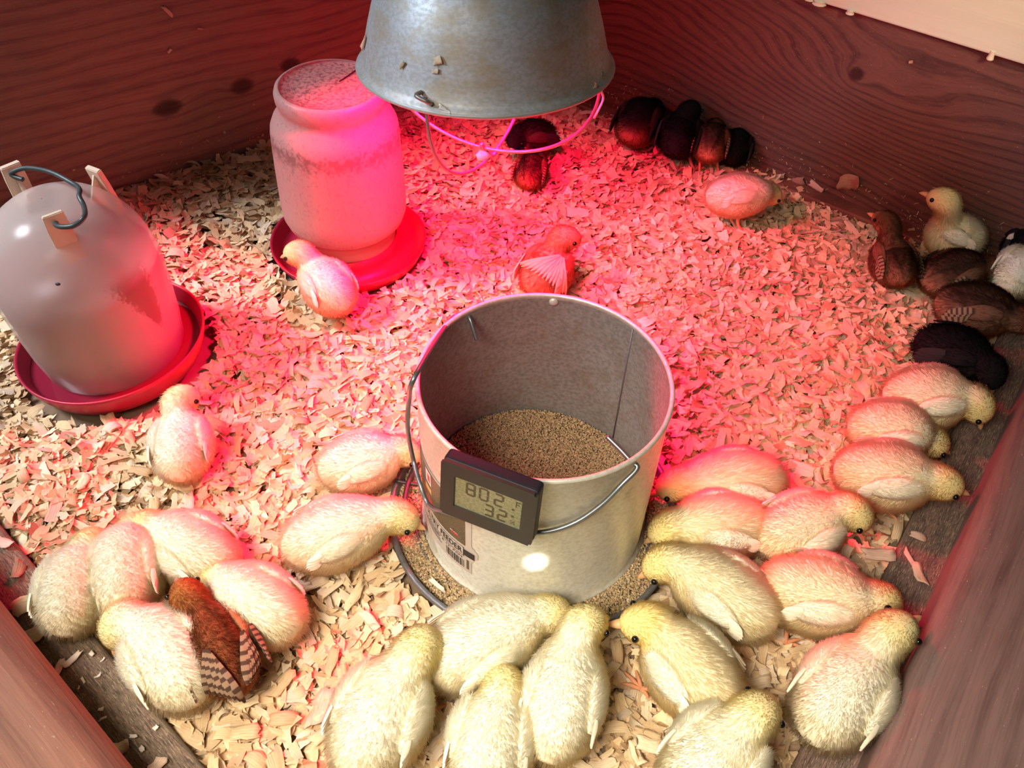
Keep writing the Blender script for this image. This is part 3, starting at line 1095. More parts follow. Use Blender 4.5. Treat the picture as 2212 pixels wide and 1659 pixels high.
v, f = lathe([(R_ + .0008 + .0026 * math.cos(a), .0012 + .0026 * math.sin(a)) for a in np.linspace(0, 2 * PI, 10, endpoint=False)], 96, True)
mesh_np('rolled_rim', v, f, m_shade, lamp)
m_bulb = bpy.data.materials.new('glowing_red_bulb'); m_bulb.use_nodes = True
X.nt = m_bulb.node_tree
em = X.nt.nodes.new('ShaderNodeEmission'); em.inputs[0].default_value = (1.0, .004, .095, 1); em.inputs[1].default_value = 900.0
X.nt.links.new(em.outputs[0], X.nt.nodes['Material Output'].inputs[0])
# reflector bulb: silvered body, glowing face
v, f = lathe([(.0006, .094), (.018, .0950), (.034, .0975), (.042, .1010)], 40)
mesh_np('bulb_face', v, f, m_bulb, lamp)
v, f = lathe([(.042, .1010), (.0435, .105), (.041, .112), (.032, .120), (.024, .126), (.018, .140)], 40)
mesh_np('bulb_body', v, f, m_shade_in, lamp)
m_black, _ = newmat('black_rubber', (.02, .02, .02), .5)
v, f = lathe([(.0006, .134), (.019, .134), (.021, .140), (.021, .160)], 32)
mesh_np('socket', v, f, m_black, lamp)
v, f = tube([(0, 0, .165), (0, 0, .22), (.006, .01, .34), (0, .02, .6)], .004, 10, 40)
mesh_np('cord', v, f, m_black, lamp)
m_fluff, _ = newmat('dust_fluff', (0.72, 0.60, 0.54), .9)
m_guard, _ = newmat('guard_wire', (0.30, 0.25, 0.22), .4, .6)
for a0, dep in ((-22, .094), (247, .108)):
    pts = []
    for k in range(0, 25):
        t = k / 24 * PI
        pts.append(cylp(a0, (R_ - .004) * math.cos(t), -dep * math.sin(t) ** .9 if 0 < t < PI - 1e-6 else .0))
    pts = [pts[0] + np.array([0, 0, .012])] + pts + [pts[-1] + np.array([0, 0, .012])]
    v, f = tube(pts, .0019, 8, 70)
    mesh_np('guard_wire', v, f, m_guard, lamp)
cl = cylp(247, R_ + .002, .013)
v, f = tube([cylp(245, R_ - .004, .016), cylp(245, R_ + .005, .016), cylp(250, R_ + .006, .013), cylp(250, R_ - .002, .008)], .0021, 8, 16)
mesh_np('wire_clip', v, f, m_guard, lamp)
cx_ = cylp(247, -.006, -.100)
v, f = tube([cx_ + np.array([-.008, -.006, .012]), cx_ + np.array([-.004, -.004, .004]), cx_ + np.array([.004, -.002, -.004]), cx_ + np.array([.010, .004, .002])], .0026, 8, 16)
mesh_np('wire_hook', v, f, m_guard, lamp)
bm = bmesh.new()
bmesh.ops.create_icosphere(bm, subdivisions=2, radius=.008)
for q in bm.verts: q.co = Vector((q.co.x * 1.1, q.co.y * .7, q.co.z * .9)) * (1 + random.uniform(-.25, .25))
kn_o = from_bm('dust_clump', bm, m_fluff, lamp, True)
kn_o.location = cx_ + np.array([-.006, -.004, -.003])
v, f = tube([cylp(-28, R_ + .002, .0), cylp(-26, R_ + .003, -.010), cylp(-30, R_ + .002, -.020), cylp(-27, R_ - .004, -.030)], .0012, 6, 16)
mesh_np('cobweb_thread', v, f, m_fluff, lamp)

# ------------------------------------------------------------------ chicks
def down_material(name, rough=.95):
    m, b = newmat(name, (.8, .7, .5), rough, spec=.05)
    nt = X.nt
    at_ = nt.nodes.new('ShaderNodeAttribute'); at_.attribute_name = 'tint'
    d1 = nt.nodes.new('ShaderNodeBsdfDiffuse')
    nt.links.new(at_.outputs['Color'], d1.inputs[0])
    nr = nt.nodes.new('ShaderNodeAttribute'); nr.attribute_name = 'skin_normal'
    nt.links.new(nr.outputs['Vector'], d1.inputs['Normal'])
    d2 = nt.nodes.new('ShaderNodeBsdfTranslucent')
    nt.links.new(at_.outputs['Color'], d2.inputs[0])
    mx = nt.nodes.new('ShaderNodeMixShader'); mx.inputs[0].default_value = .50
    nt.links.new(d1.outputs[0], mx.inputs[1]); nt.links.new(d2.outputs[0], mx.inputs[2])
    nt.links.new(mx.outputs[0], nt.nodes['Material Output'].inputs[0])
    return m


m_down = down_material('chick_down')
m_skin, _b = newmat('downy_skin', (.8, .7, .5), .95, spec=.05)
_n = X.nt.nodes.new('ShaderNodeAttribute'); _n.attribute_name = 'tint'
X.nt.links.new(_n.outputs['Color'], _b.inputs['Base Color'])
m_beak, _ = newmat('beak', (0.74, 0.42, 0.20), .45)
m_beak_dark, _ = newmat('dark_beak', (0.30, 0.19, 0.13), .45)
m_eye, _ = newmat('eye', (0.004, 0.003, 0.003), .12)
m_leg, _b = newmat('orange_leg', (0.66, 0.27, 0.13), .55)
bump(noise(500, 2), .4, .0006, _b)
m_leg_dark, _ = newmat('dull_leg', (0.34, 0.17, 0.11), .6)


def feather_mat(name, c1, c2, freq=0.0):
    m, b = newmat(name, c1, .8, spec=.15)
    uvn = X.nt.nodes.new('ShaderNodeUVMap'); uvn.uv_map = 'UVMap'
    sp = X.nt.nodes.new('ShaderNodeSeparateXYZ'); X.nt.links.new(uvn.outputs[0], sp.inputs[0])
    u, v = X(sp.outputs[0]), X(sp.outputs[1])
    barb = X.m('SINE', (u * 60.0 + X.m('ABSOLUTE', v - .5) * 50.0)) * .5 + .5
    if freq:
        f = sstep(X.m('SINE', u * freq + noise(200, 2) * 1.2), -.1, .5)
        link(mixc(f, c1, c2), b.inputs['Base Color'])
    else:
        link(mixc(barb * .25, c1, c2), b.inputs['Base Color'])
    bump(barb, .3, .0004, b)
    return m


m_fw = feather_mat('pale_feather', (.92, .84, .66), (.80, .66, .42))
m_fb = feather_mat('barred_feather', (.30, .19, .115), (.075, .038, .024), 34)
m_fk = feather_mat('black_feather', (.02, .016, .016), (.05, .04, .04))
m_fr = feather_mat('rust_feather', (.80, .42, .30), (.42, .15, .09))

KIND = {
    # back colour, side colour, belly colour, head colour
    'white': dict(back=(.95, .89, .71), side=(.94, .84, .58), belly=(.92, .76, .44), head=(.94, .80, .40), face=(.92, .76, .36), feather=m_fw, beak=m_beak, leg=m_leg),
    'rust': dict(back=(.26, .080, .032), side=(.36, .15, .07), belly=(.50, .26, .13), head=(.40, .145, .045), face=(.48, .20, .08), feather=m_fb, beak=m_beak_dark, leg=m_leg_dark),
    'brown': dict(back=(.085, .036, .024), side=(.22, .10, .06), belly=(.46, .22, .12), head=(.17, .065, .035), face=(.50, .24, .13), feather=m_fb, beak=m_beak, leg=m_leg),
    'black': dict(back=(.012, .010, .011), side=(.016, .012, .013), belly=(.05, .03, .03), head=(.012, .010, .011), face=(.02, .016, .016), feather=m_fk, beak=m_beak_dark, leg=m_leg_dark),
    'blackred': dict(back=(.018, .013, .013), side=(.05, .024, .02), belly=(.42, .16, .10), head=(.012, .010, .011), face=(.02, .016, .016), feather=m_fk, beak=m_beak, leg=m_leg),
    'redbelly': dict(back=(.075, .03, .022), side=(.20, .075, .045), belly=(.58, .25, .14), head=(.10, .04, .028), face=(.3, .12, .07), feather=m_fb, beak=m_beak, leg=m_leg),
    'red': dict(back=(.52, .18, .10), side=(.60, .24, .14), belly=(.62, .28, .17), head=(.60, .25, .14), face=(.64, .28, .16), feather=m_fr, beak=m_beak, leg=m_leg),
}


def mixv(a, b, t):
    t = np.asarray(t)[..., None]
    return np.asarray(a) * (1 - t) + np.asarray(b) * t


def sm(x, a, b):
    t = np.clip((np.asarray(x, float) - a) / (b - a), 0, 1)
    return t * t * (3 - 2 * t)


def chick(label, kind, B, F, Hd, K, bz=.050, hz=.07, kz=.06, s=.9, el=1.0, hairs=9000, wing=1.0, wing_out=0.0, legs=True, feathers=5, fluff=1.0, group=None, tail=0.0, hs=1.0, ground=.014, warm=None, fan=None, feet=None):
    """B, F, Hd, K: where the body centre, the chest direction, the head centre and the beak tip stand in the photograph;
    bz, hz, kz are their heights above the floor in metres"""
    c = KIND[kind]
    Bw = at(*B, bz)
    fw = at(*F, bz) - Bw
    fw[2] = 0
    fw /= np.linalg.norm(fw)
    side = np.cross([0, 0, 1], fw)
    Hw = at(*Hd, hz)
    Kw = at(*K, kz)
    g = Kw - Hw
    g /= np.linalg.norm(g) + 1e-9
    L = .046 * s * el
    rh = .0218 * s * hs
    up = np.array([0, 0, 1.0])
    adv = float((Hw - Bw) @ fw)
    cl_ = min(max(adv - .031 * s, .28 * L), .80 * L)
    chest = Bw + fw * cl_ + up * .006 * s
    dh = Hw - chest
    dist = np.linalg.norm(dh)
    if dist > .064 * s + .012:
        Hw = chest + dh / dist * (.064 * s + .012)
    neck = (chest * .46 + (Hw - g * rh * .5) * .54) + up * .002 * s - fw * .001 * s
    pts = [(Bw - fw * L * (1.06 + tail * .4) + up * (.004 + tail * .012) * s, .005), (Bw - fw * L * .90 + up * (.002 + tail * .006) * s, .021), (Bw - fw * L * .55, .0348), (Bw - fw * L * .10, .0412), (Bw + fw * cl_ * .48 + up * .003 * s, .0372), (chest, .0272),
           (neck, .0170), (Hw - g * rh * .36, .0205), (Hw + g * rh * .08, .0213), (Hw + g * rh * .48, .0168), (Hw + g * rh * .84, .0078)]
    P = np.array([np.append(p, r * s) for p, r in pts])
    P[7:, 3] *= hs
    nr, sg = 46, 30
    # spine: chord-length sampling, then smoothed so that it never doubles back
    seg_ = np.linalg.norm(np.diff(P[:, :3], axis=0), axis=1)
    cum = np.concatenate([[0], np.cumsum(seg_)])
    ss = np.linspace(0, cum[-1], 200)
    Q = np.stack([np.interp(ss, cum, P[:, k]) for k in range(4)], 1)
    kern = np.exp(-.5 * (np.arange(-24, 25) * (cum[-1] / 199) / (.0050 * s)) ** 2); kern /= kern.sum()

    def smooth(Z):
        Zp = np.concatenate([2 * Z[:1] - Z[1:25][::-1], Z, 2 * Z[-1:] - Z[-25:-1][::-1]])
        return np.stack([np.convolve(Zp[:, k], kern, 'valid') for k in range(Z.shape[1])], 1)
    Rr = Q[:, 3:4].copy()
    Q = smooth(Q)
    kfull = kern; kern = np.exp(-.5 * (np.arange(-24, 25) * (cum[-1] / 199) / (.0022 * s)) ** 2); kern /= kern.sum()
    Q[:, 3:4] = smooth(Rr); kern = kfull
    Q[:, 3] = np.maximum(Q[:, 3], .0008)
    Tall = np.gradient(Q[:, :3], axis=0)
    for _ in range(5): Tall = smooth(Tall)
    i_t = int(np.searchsorted(ss, .030 * s)); i_h = int(np.searchsorted(ss, cum[8] + rh * .05))
    pick_ = np.concatenate([np.full(7, i_t), np.linspace(i_t, i_h, nr - 14).round().astype(int), np.full(7, i_h)])
    phi = np.radians(np.concatenate([[-89, -76, -62, -48, -34, -20, -9], np.zeros(nr - 14), [9, 20, 34, 48, 62, 76, 89]]))
    uu_ = np.interp(ss, cum, np.arange(11) / 10)
    C, R = Q[pick_, :3], np.maximum(Q[pick_, 3], .0010)
    T = Tall[pick_] / np.linalg.norm(Tall[pick_], axis=1)[:, None]
    U = np.empty_like(T); uv_ = up - T[0] * (up @ T[0]); uv_ /= np.linalg.norm(uv_)
    for i_ in range(nr):
        uv_ = uv_ - T[i_] * (uv_ @ T[i_]); uv_ /= np.linalg.norm(uv_) + 1e-12
        U[i_] = uv_
    Bv = np.cross(T, U)
    base = np.array([Bw[0], Bw[1], 0.0])
    a = np.linspace(0, 2 * PI, sg, endpoint=False)
    ph = phi / (PI / 2)
    tt_ = np.where(ph < 0, uu_[i_t] * (1 + ph), np.where(ph > 0, uu_[i_h] + (1 - uu_[i_h]) * ph, uu_[pick_]))
    ring = np.cos(a)[None, :, None] * U[:, None] + np.sin(a)[None, :, None] * Bv[:, None]
    ring = ring * np.cos(phi)[:, None, None] + T[:, None] * np.sin(phi)[:, None, None]
    # one smooth skin around the whole figure: blend of balls along the spine, reached from each ring's centre
    SC, SR = Q[::5, :3], np.maximum(Q[::5, 3], .001) * .985
    kk = .0015 * s

    def sdf(p):
        d = np.linalg.norm(p[..., None, :] - SC, axis=-1) - SR
        m_ = d.min(-1)
        return m_ - kk * np.log(np.exp(-(d - m_[..., None]) / kk).sum(-1)) + kk * 1.3
    tdist = R[:, None] * 1.0 + 0 * ring[..., 0] + .004
    for _ in range(14): tdist = np.maximum(tdist - sdf(C[:, None] + ring * tdist[..., None]) * .9, .0005)
    V = C[:, None] + ring * tdist[..., None]
    V = V + ring * (.030 * R[:, None] * np.sin(3 * a[None, :] + 9 * tt_[:, None]) * np.sin(PI * tt_)[:, None])[..., None]
    e_ = .0008
    Vn = np.stack([sdf(V + np.eye(3)[k] * e_) - sdf(V - np.eye(3)[k] * e_) for k in range(3)], -1)
    Vn /= np.linalg.norm(Vn, axis=2, keepdims=True) + 1e-9
    V[:, :, 2] = np.maximum(V[:, :, 2], .006)
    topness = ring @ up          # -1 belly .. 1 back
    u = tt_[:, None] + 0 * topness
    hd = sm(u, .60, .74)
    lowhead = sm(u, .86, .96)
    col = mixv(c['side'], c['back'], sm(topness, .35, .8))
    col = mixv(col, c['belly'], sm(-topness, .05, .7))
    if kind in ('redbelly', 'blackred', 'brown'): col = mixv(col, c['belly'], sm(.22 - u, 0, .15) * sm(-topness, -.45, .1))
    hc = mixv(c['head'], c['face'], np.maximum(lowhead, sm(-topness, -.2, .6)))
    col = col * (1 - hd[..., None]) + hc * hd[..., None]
    if kind in ('brown', 'rust', 'redbelly', 'red'):
        mo = np.sin(V[..., 0] * 520 + 3 * np.sin(V[..., 1] * 300)) * np.sin(V[..., 1] * 480 + 2 * np.sin(V[..., 2] * 410)) * np.sin(V[..., 2] * 500)
        col = col * (1 + .45 * mo[..., None] * (1 - hd[..., None] * .6))
        stripe = np.exp(-((np.abs(a)[None, :] if False else np.minimum(a, 2 * PI - a)[None, :] - .42) / .13) ** 2) * (u < .62)
        col = col * (1 - .45 * stripe[..., None])
    if warm is not None: col = np.clip(col * np.array(warm), 0, .95)
    root = empty('chick', base)
    tag(root, label, 'chick', group or {'white': 'pale yellow chicks', 'black': 'black chicks', 'blackred': 'black chicks'}.get(kind, 'brown chicks'))
    Fq = []
    for i in range(nr - 1):
        for k in range(sg):
            k2 = (k + 1) % sg
            Fq.append((i * sg + k, i * sg + k2, (i + 1) * sg + k2, (i + 1) * sg + k))
    Fq.append(tuple(range(sg))[::-1]); Fq.append(tuple((nr - 1) * sg + k for k in range(sg)))
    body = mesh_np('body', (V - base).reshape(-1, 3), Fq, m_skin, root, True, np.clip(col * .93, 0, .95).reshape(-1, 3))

    # ---- wings
    hair_src = [(V, Vn, T, col, u, None)]
    wings = []
    if wing > 0:
        for sgn in (-1, 1):
            o_ = side * sgn
            ex = wing_out
            w0 = Bw + fw * L * .50 + o_ * .0275 * s + up * .0225 * s
            w1_ = Bw + fw * L * .05 + o_ * (.0325 + .4 * ex) * s + up * .0230 * s
            w2_ = Bw - fw * L * .42 + o_ * (.0340 + .75 * ex) * s + up * .0180 * s
            w3_ = Bw - fw * L * .66 * wing + o_ * (.0330 + .8 * ex) * s + up * .0130 * s
            WP = catmull(np.array([np.append(w0, .006 * s), np.append(w1_, .0125 * s), np.append(w2_, .0100 * s), np.append(w3_, .0035 * s)]), 16)
            Tw, Uw, Bw_ = frames(WP[:, :3], up=(0, 0, 1))
            aa_ = np.linspace(0, 2 * PI, 14, endpoint=False)
            Uw = Uw * .82 - o_ * .57; Uw = Uw - Tw * (Uw * Tw).sum(1, keepdims=True); Uw /= np.linalg.norm(Uw, axis=1)[:, None]; Bw_ = np.cross(Tw, Uw)
            rg = np.cos(aa_)[None, :, None] * Uw[:, None] + np.sin(aa_)[None, :, None] * Bw_[:, None] * .42
            Vw = WP[:, None, :3] + rg * WP[:, 3][:, None, None]
            nw = np.cos(aa_)[None, :, None] * Uw[:, None] * .42 + np.sin(aa_)[None, :, None] * Bw_[:, None]
            nw /= np.linalg.norm(nw, axis=2, keepdims=True)
            Fw = []
            for i in range(15):
                for k in range(14):
                    k2 = (k + 1) % 14
                    Fw.append((i * 14 + k, i * 14 + k2, (i + 1) * 14 + k2, (i + 1) * 14 + k))
            Fw.append(tuple(range(14))[::-1]); Fw.append(tuple(15 * 14 + k for k in range(14)))
            wc_ = {'white': (.97, .91, .74), 'red': (.60, .24, .14)}.get(kind, c['side'])
            tw_ = np.tile(np.array(wc_), (16, 14, 1))
            wo = mesh_np('wing', (Vw - base).reshape(-1, 3), Fw, m_skin, root, True, tw_.reshape(-1, 3))
            wings.append(wo)
            # wing-tip feathers: separate blades
            spread = .35 + 6 * ex
            for q in range(feathers):
                t_ = q / max(feathers - 1, 1)
                bw = w2_ + (w3_ - w2_) * ((.15 if kind == 'white' else -.35) + .25 * t_) + up * (.007 - .013 * t_) * s + o_ * (.003 if kind == 'white' else .0045) * s
                dv = (w3_ - w2_) / np.linalg.norm(w3_ - w2_)
                dv = dv + up * (-.10 - spread * (t_ - .3)) + o_ * .10
                dv /= np.linalg.norm(dv)
                ln = (.030 - .010 * abs(t_ - .4)) * s * (1 + 6 * ex) * (.75 if kind == 'white' else 1.5)
                nb = np.cross(dv, up); nb /= np.linalg.norm(nb) + 1e-9
                nb = o_ * .75 + up * .6 + nb * .05; nb -= dv * (nb @ dv); nb /= np.linalg.norm(nb)
                wd = np.cross(nb, dv)
                m_ = 7
                vf, uvf, ff = [], [], []
                for i in range(m_):
                    x = i / (m_ - 1)
                    hw_ = .0036 * s * (math.sin(PI * min(1, .18 + x * .82)) ** .6) * (1 + 3 * ex) * (1.0 if kind == 'white' else 1.55)
                    for yy, lift in ((-1, -.0005), (0, .0009), (1, -.0005)):
                        vf.append(bw + dv * ln * x + wd * hw_ * yy + nb * (lift + .0006 * math.sin(PI * x)) - base)
                        uvf.append((x, yy * .5 + .5))
                for i in range(m_ - 1):
                    for j in range(2): ff.append((i * 3 + j, (i + 1) * 3 + j, (i + 1) * 3 + j + 1, i * 3 + j + 1))
                mesh_np('feather', vf, ff, c['feather'], wo, True, None, uvf)
            for (fs, shp, t0, t1, cnt, hwid) in (fan or ()):      # half opened wing: long quills spreading from the shoulder
                if fs != sgn: continue

                def skin_hit(px, py):
                    d_ = ray(px, py)
                    for t in np.linspace(.55, 1.5, 700):
                        q_ = CAM + d_ * t
                        if q_[2] < .012 or sdf(q_) < .0075 * s: return q_
                for q in range(cnt):
                    t_ = q / (cnt - 1)
                    te = (t0[0] + (t1[0] - t0[0]) * t_ ** .8, t0[1] + (t1[1] - t0[1]) * t_ ** 1.1)
                    path = np.array([skin_hit(shp[0] + (te[0] - shp[0]) * x, shp[1] + (te[1] - shp[1]) * x) for x in np.linspace(.1, 1, 9)])
                    nb = unit(CAM - path[4])
                    vf, uvf, ff = [], [], []
                    for i in range(9):
                        x = i / 8
                        dv = unit(path[min(i + 1, 8)] - path[max(i - 1, 0)])
                        wd = unit(np.cross(nb, dv))
                        hw_ = hwid * min(1, .35 + x * 1.3) * (1 - max(0, x - .8) * 3.5)
                        for yy, lift in ((-1, -.0004), (0, .0012), (1, -.0004)):
                            vf.append(path[i] + wd * hw_ * yy + nb * (lift + .002 + .0006 * (q % 2)) - base)
                            uvf.append((x, yy * .5 + .5))
                    for i in range(8):
                        for j in range(2): ff.append((i * 3 + j, (i + 1) * 3 + j, (i + 1) * 3 + j + 1, i * 3 + j + 1))
                    mesh_np('feather', vf, ff, c['feather'], wo, True, None, uvf)
            hair_src.append((Vw, nw, Tw, tw_, None, wo))

    # ---- down: fine hairs rooted on body and wings
    r_ = np.random.default_rng(int(B[0] * 13 + B[1] * 3))
    allP, allN, allC, allD, allL = [], [], [], [], []
    for Vg, Ng, Tg, cg, ug, wo in hair_src:
        A = Vg.shape[0]; Bn = Vg.shape[1]
        Vn1 = np.roll(Vg, -1, 1)
        e1 = np.linalg.norm(Vn1[:-1] - Vg[:-1], axis=2); e2 = np.linalg.norm(Vg[1:] - Vg[:-1], axis=2)
        ar = (e1 * e2).ravel()
        if wo is None:
            n = hairs
        else:
            n = int(hairs * (.15 if kind in ('white', 'red') else .035))
        pick = r_.choice(len(ar), n, p=ar / ar.sum())
        i, k = pick // Bn, pick % Bn
        k2 = (k + 1) % Bn
        s_, t_ = r_.random(n)[:, None], r_.random(n)[:, None]
        def bil(Z): return (Z[i, k] * (1 - t_) + Z[i, k2] * t_) * (1 - s_) + (Z[i + 1, k] * (1 - t_) + Z[i + 1, k2] * t_) * s_
        p = bil(Vg); nn_ = bil(Ng); cc_ = bil(cg)
        nn_ /= np.linalg.norm(nn_, axis=1, keepdims=True) + 1e-9
        tg = Tg[i]
        if ug is not None:
            uu = ug[i, 0] * (1 - s_[:, 0]) + ug[i + 1, 0] * s_[:, 0]
            ln = np.interp(uu, [0, .05, .3, .55, .68, .8, .92, 1], [.006, .0068, .0068, .0074, .0062, .0042, .0026, .0008]) * s * fluff
        else:
            uu = None
            ln = np.full(n, .0050) * s
        lay = 1.05 if ug is not None else 1.1
        d = nn_ * 1.0 - tg * lay + r_.normal(0, .13, (n, 3))
        # clumps: neighbouring hairs lean the same way
        d = d + .07 * np.stack([np.sin(p[:, 0] * 310 + p[:, 2] * 270), np.sin(p[:, 1] * 330 + p[:, 0] * 210), np.sin(p[:, 2] * 300 + p[:, 1] * 260)], 1)
        d /= np.linalg.norm(d, axis=1, keepdims=True)
        dn = (d * nn_).sum(1, keepdims=True)
        d = d + nn_ * np.maximum(0, .18 - dn)
        d /= np.linalg.norm(d, axis=1, keepdims=True)
        ok = p[:, 2] > .010
        ok &= r_.random(n) < 1.0
        allP.append(p[ok]); allN.append(nn_[ok]); allC.append(cc_[ok]); allD.append(d[ok]); allL.append((ln * r_.uniform(.65, 1.2, n) * np.where(r_.random(n) < .06, 1.45, 1.0))[ok])
    p, nn_, cc_, d, ln = map(np.concatenate, (allP, allN, allC, allD, allL))
    n = len(p)
    bend = -up[None] * .18 + r_.normal(0, .22, (n, 3))
    pts4 = np.stack([p - nn_ * .0006, p + d * (ln * .38)[:, None], p + d * (ln * .72)[:, None] + bend * (ln * .12)[:, None], p + d * ln[:, None] + bend * (ln * .34)[:, None]], 1) - base
    pts4[:, :, 2] = np.maximum(pts4[:, :, 2], .004)
    cv = bpy.data.hair_curves.new('down')
    cv.add_curves([4] * n)
    cv.attributes['position'].data.foreach_set('vector', pts4.astype(np.float32).ravel())
    ra = cv.attributes.get('radius') or cv.attributes.new('radius', 'FLOAT', 'POINT')
    rad = np.tile(np.array([.00019, .00017, .00012, .00004]) * (.6 + .4 * s), (n, 1)) * (9000 / max(hairs, 4000)) ** .35
    ra.data.foreach_set('value', rad.astype(np.float32).ravel())
    ca = cv.attributes.new('tint', 'FLOAT_COLOR', 'CURVE')
    cc4 = np.ones((n, 4), np.float32); cc4[:, :3] = np.clip(cc_ * r_.uniform(.94, 1.05, (n, 1)), 0, .97)
    ca.data.foreach_set('color', cc4.ravel())
    na_ = cv.attributes.new('skin_normal', 'FLOAT_VECTOR', 'CURVE')
    na_.data.foreach_set('vector', nn_.astype(np.float32).ravel())
    cv.materials.append(m_down)
    ho = bpy.data.objects.new('down', cv)
    COL.objects.link(ho)
    ho.parent = body
    ho['kind'] = 'stuff'

    # ---- beak, eyes
    Hc, gd = C[-9], g
    Hc = Hw
    bl = .0185 * s
    b0 = Hw + g * rh * .98
    hu = U[-4] - g * (U[-4] @ g); hu = up - g * (up @ g) if np.linalg.norm(up - g * (up @ g)) > .3 else hu
    hu /= np.linalg.norm(hu); hsid = np.cross(hu, g)
    bv, bf = [], []
    for x, w_, h_, dz in ((0, .0062, .0052, 0), (.35, .0050, .0044, -.0001), (.7, .0030, .0030, -.0005), (.93, .0008, .0010, -.0012), (1.0, .0002, .0003, -.0016)):
        for q in range(8):
            an = 2 * PI * q / 8
            bv.append(b0 + g * bl * x + hsid * math.cos(an) * w_ * s + hu * (math.sin(an) * h_ * s + dz * s) - base)
    for i in range(4):
        for q in range(8): bf.append((i * 8 + q, i * 8 + (q + 1) % 8, (i + 1) * 8 + (q + 1) % 8, (i + 1) * 8 + q))
    bf.append(tuple(range(8))[::-1]); bf.append(tuple(32 + q for q in range(8)))
    mesh_np('beak', bv, bf, c['beak'], root, True)
    for sgn in (-1, 1):
        ep = Hw + g * rh * .52 + hsid * sgn * rh * .86 + hu * rh * .20
        bm = bmesh.new()
        bmesh.ops.create_uvsphere(bm, u_segments=12, v_segments=8, radius=.0036 * s)
        e = from_bm('eye', bm, m_eye, root, True)
        e.location = ep - base

    # ---- legs and feet
    if legs:
        for sgn in (-1, 1):
            hip = Bw + side * sgn * .019 * s + fw * L * .05 - up * .026 * s
            fpx = feet[0 if sgn < 0 else 1] if feet and feet[0 if sgn < 0 else 1] else None
            ft = np.array([hip[0], hip[1], ground + .002]) if fpx is None else at(*fpx, ground + .002) - (fw * (.010 if sgn > 0 else -.004) + side * sgn * .004) + fw * (.010 if sgn > 0 else -.004) + side * sgn * .004
            hock = (hip * .45 + ft * .55) - fw * .010 * s
            if hip[2] < ground + .012: hip[2] = ground + .012
            v, f = tube([hip - base, hock - base, ft - base], [.0042 * s, .0030 * s, .0026 * s], 8, 9, up=tuple(fw))
            lo = mesh_np('leg', v, f, c['leg'], root, True)
            tv = []
            for an, ll in ((-.55, .019), (0.0, .023), (.55, .019), (PI, .010)):
                dv = fw * math.cos(an) + side * math.sin(an)
                q = ft - base
                tv.append(tube([q - up * .0008, q + dv * ll * s * .5 + up * .0006, q + dv * ll * s * .88 - up * .001, q + dv * ll * s * 1.08 - up * .0022], [.0024 * s, .0021 * s, .0016 * s, .0005 * s], 7, 8))
            v, f = join(tv)
            mesh_np('foot', v, f, c['leg'], lo, True)
    return root


N1, N2, N3 = 15000, 10000, 6500
# --- left side and middle
chick('pale yellow chick beside the cloudy jar waterer, head turned down to the shavings', 'white', (705, 618), (655, 565), (643, 547), (600, 556), .052, .078, .062, .80, 1.0, N2)
chick('fluffy pale chick resting right below the red tray of the domed waterer', 'white', (394, 958), (403, 890), (392, 862), (434, 850), .044, .068, .060, .80, 1.0, N2, wing=.9, legs=False)
chick('pale chick at the left edge of the feeder pan, head behind the wire handle', 'white', (788, 1000), (870, 985), (872, 975), (912, 1000), .046, .048, .026, .80, 1.05, N2)
chick('pale yellow chick left of the feeder label, reaching its head to the pan', 'white', (727, 1155), (830, 1125), (862, 1117), (908, 1138), .050, .056, .040, .86, 1.08, N1, feet=[(800, 1205), None])
chick('outermost pale chick of the huddle at the left ledge, sitting with its back turned', 'white', (166, 1266), (186, 1195), (196, 1178), (226, 1158), .046, .050, .040, .84, 1.0, N1, legs=False)
chick('pale chick between two others in the left huddle, pink lit wing feathers', 'white', (272, 1228), (280, 1160), (292, 1146), (300, 1120), .046, .040, .024, .88, 1.0, N1, legs=False)
chick('pale chick at the top right of the left huddle, back lit pink', 'white', (412, 1188), (340, 1150), (318, 1140), (286, 1136), .044, .048, .034, .86, 1.0, N1, legs=False)
chick('white chick right behind the rusty brown chick, bottom of its back to the front', 'white', (552, 1305), (485, 1262), (464, 1250), (430, 1262), .046, .044, .030, .86, 1.0, N1, legs=False)
chick('white chick bending its neck over the left ledge board', 'white', (362, 1415), (318, 1345), (262, 1352), (246, 1415), .048, .052, .022, .95, 1.0, N1, feet=[None, (330, 1492)])
chick('rusty brown chick with barred wings among the white chicks', 'rust', (465, 1385), (430, 1312), (405, 1288), (380, 1250), .050, .072, .066, .78, 1.30, N1, feathers=6, wing=1.2, wing_out=.004, tail=.4,
      fan=[(1, (440, 1392), (446, 1500), (530, 1518), 8, .0036), (-1, (520, 1352), (534, 1480), (562, 1440), 7, .0036)])
# --- front row
chick('big white chick standing with its head away, left end of the front row', 'white', (832, 1535), (885, 1435), (905, 1402), (935, 1362), .054, .078, .066, 1.0, 1.05, N1, feet=[(925, 1545), None])
chick('white chick with its neck stretched along the front foot of the feeder', 'white', (1042, 1392), (1130, 1350), (1188, 1330), (1238, 1326), .050, .052, .036, .95, 1.08, N1)
chick('white chick with a yellow head behind another, cut by the bottom edge', 'white', (1062, 1590), (1078, 1510), (1088, 1482), (1088, 1440), .050, .064, .050, .90, 1.05, N1)
chick('long white chick looking right in the middle of the front row', 'white', (1216, 1505), (1240, 1410), (1266, 1348), (1304, 1336), .056, .078, .066, .90, 1.12, N1, feet=[(1278, 1578), None])
chick('yellow chick facing left with an orange beak before the feeder', 'white', (1478, 1438), (1412, 1372), (1396, 1346), (1316, 1348), .052, .070, .064, .95, 1.05, N1, warm=(1.0, .93, .78), feet=[(1385, 1488), (1436, 1502)])
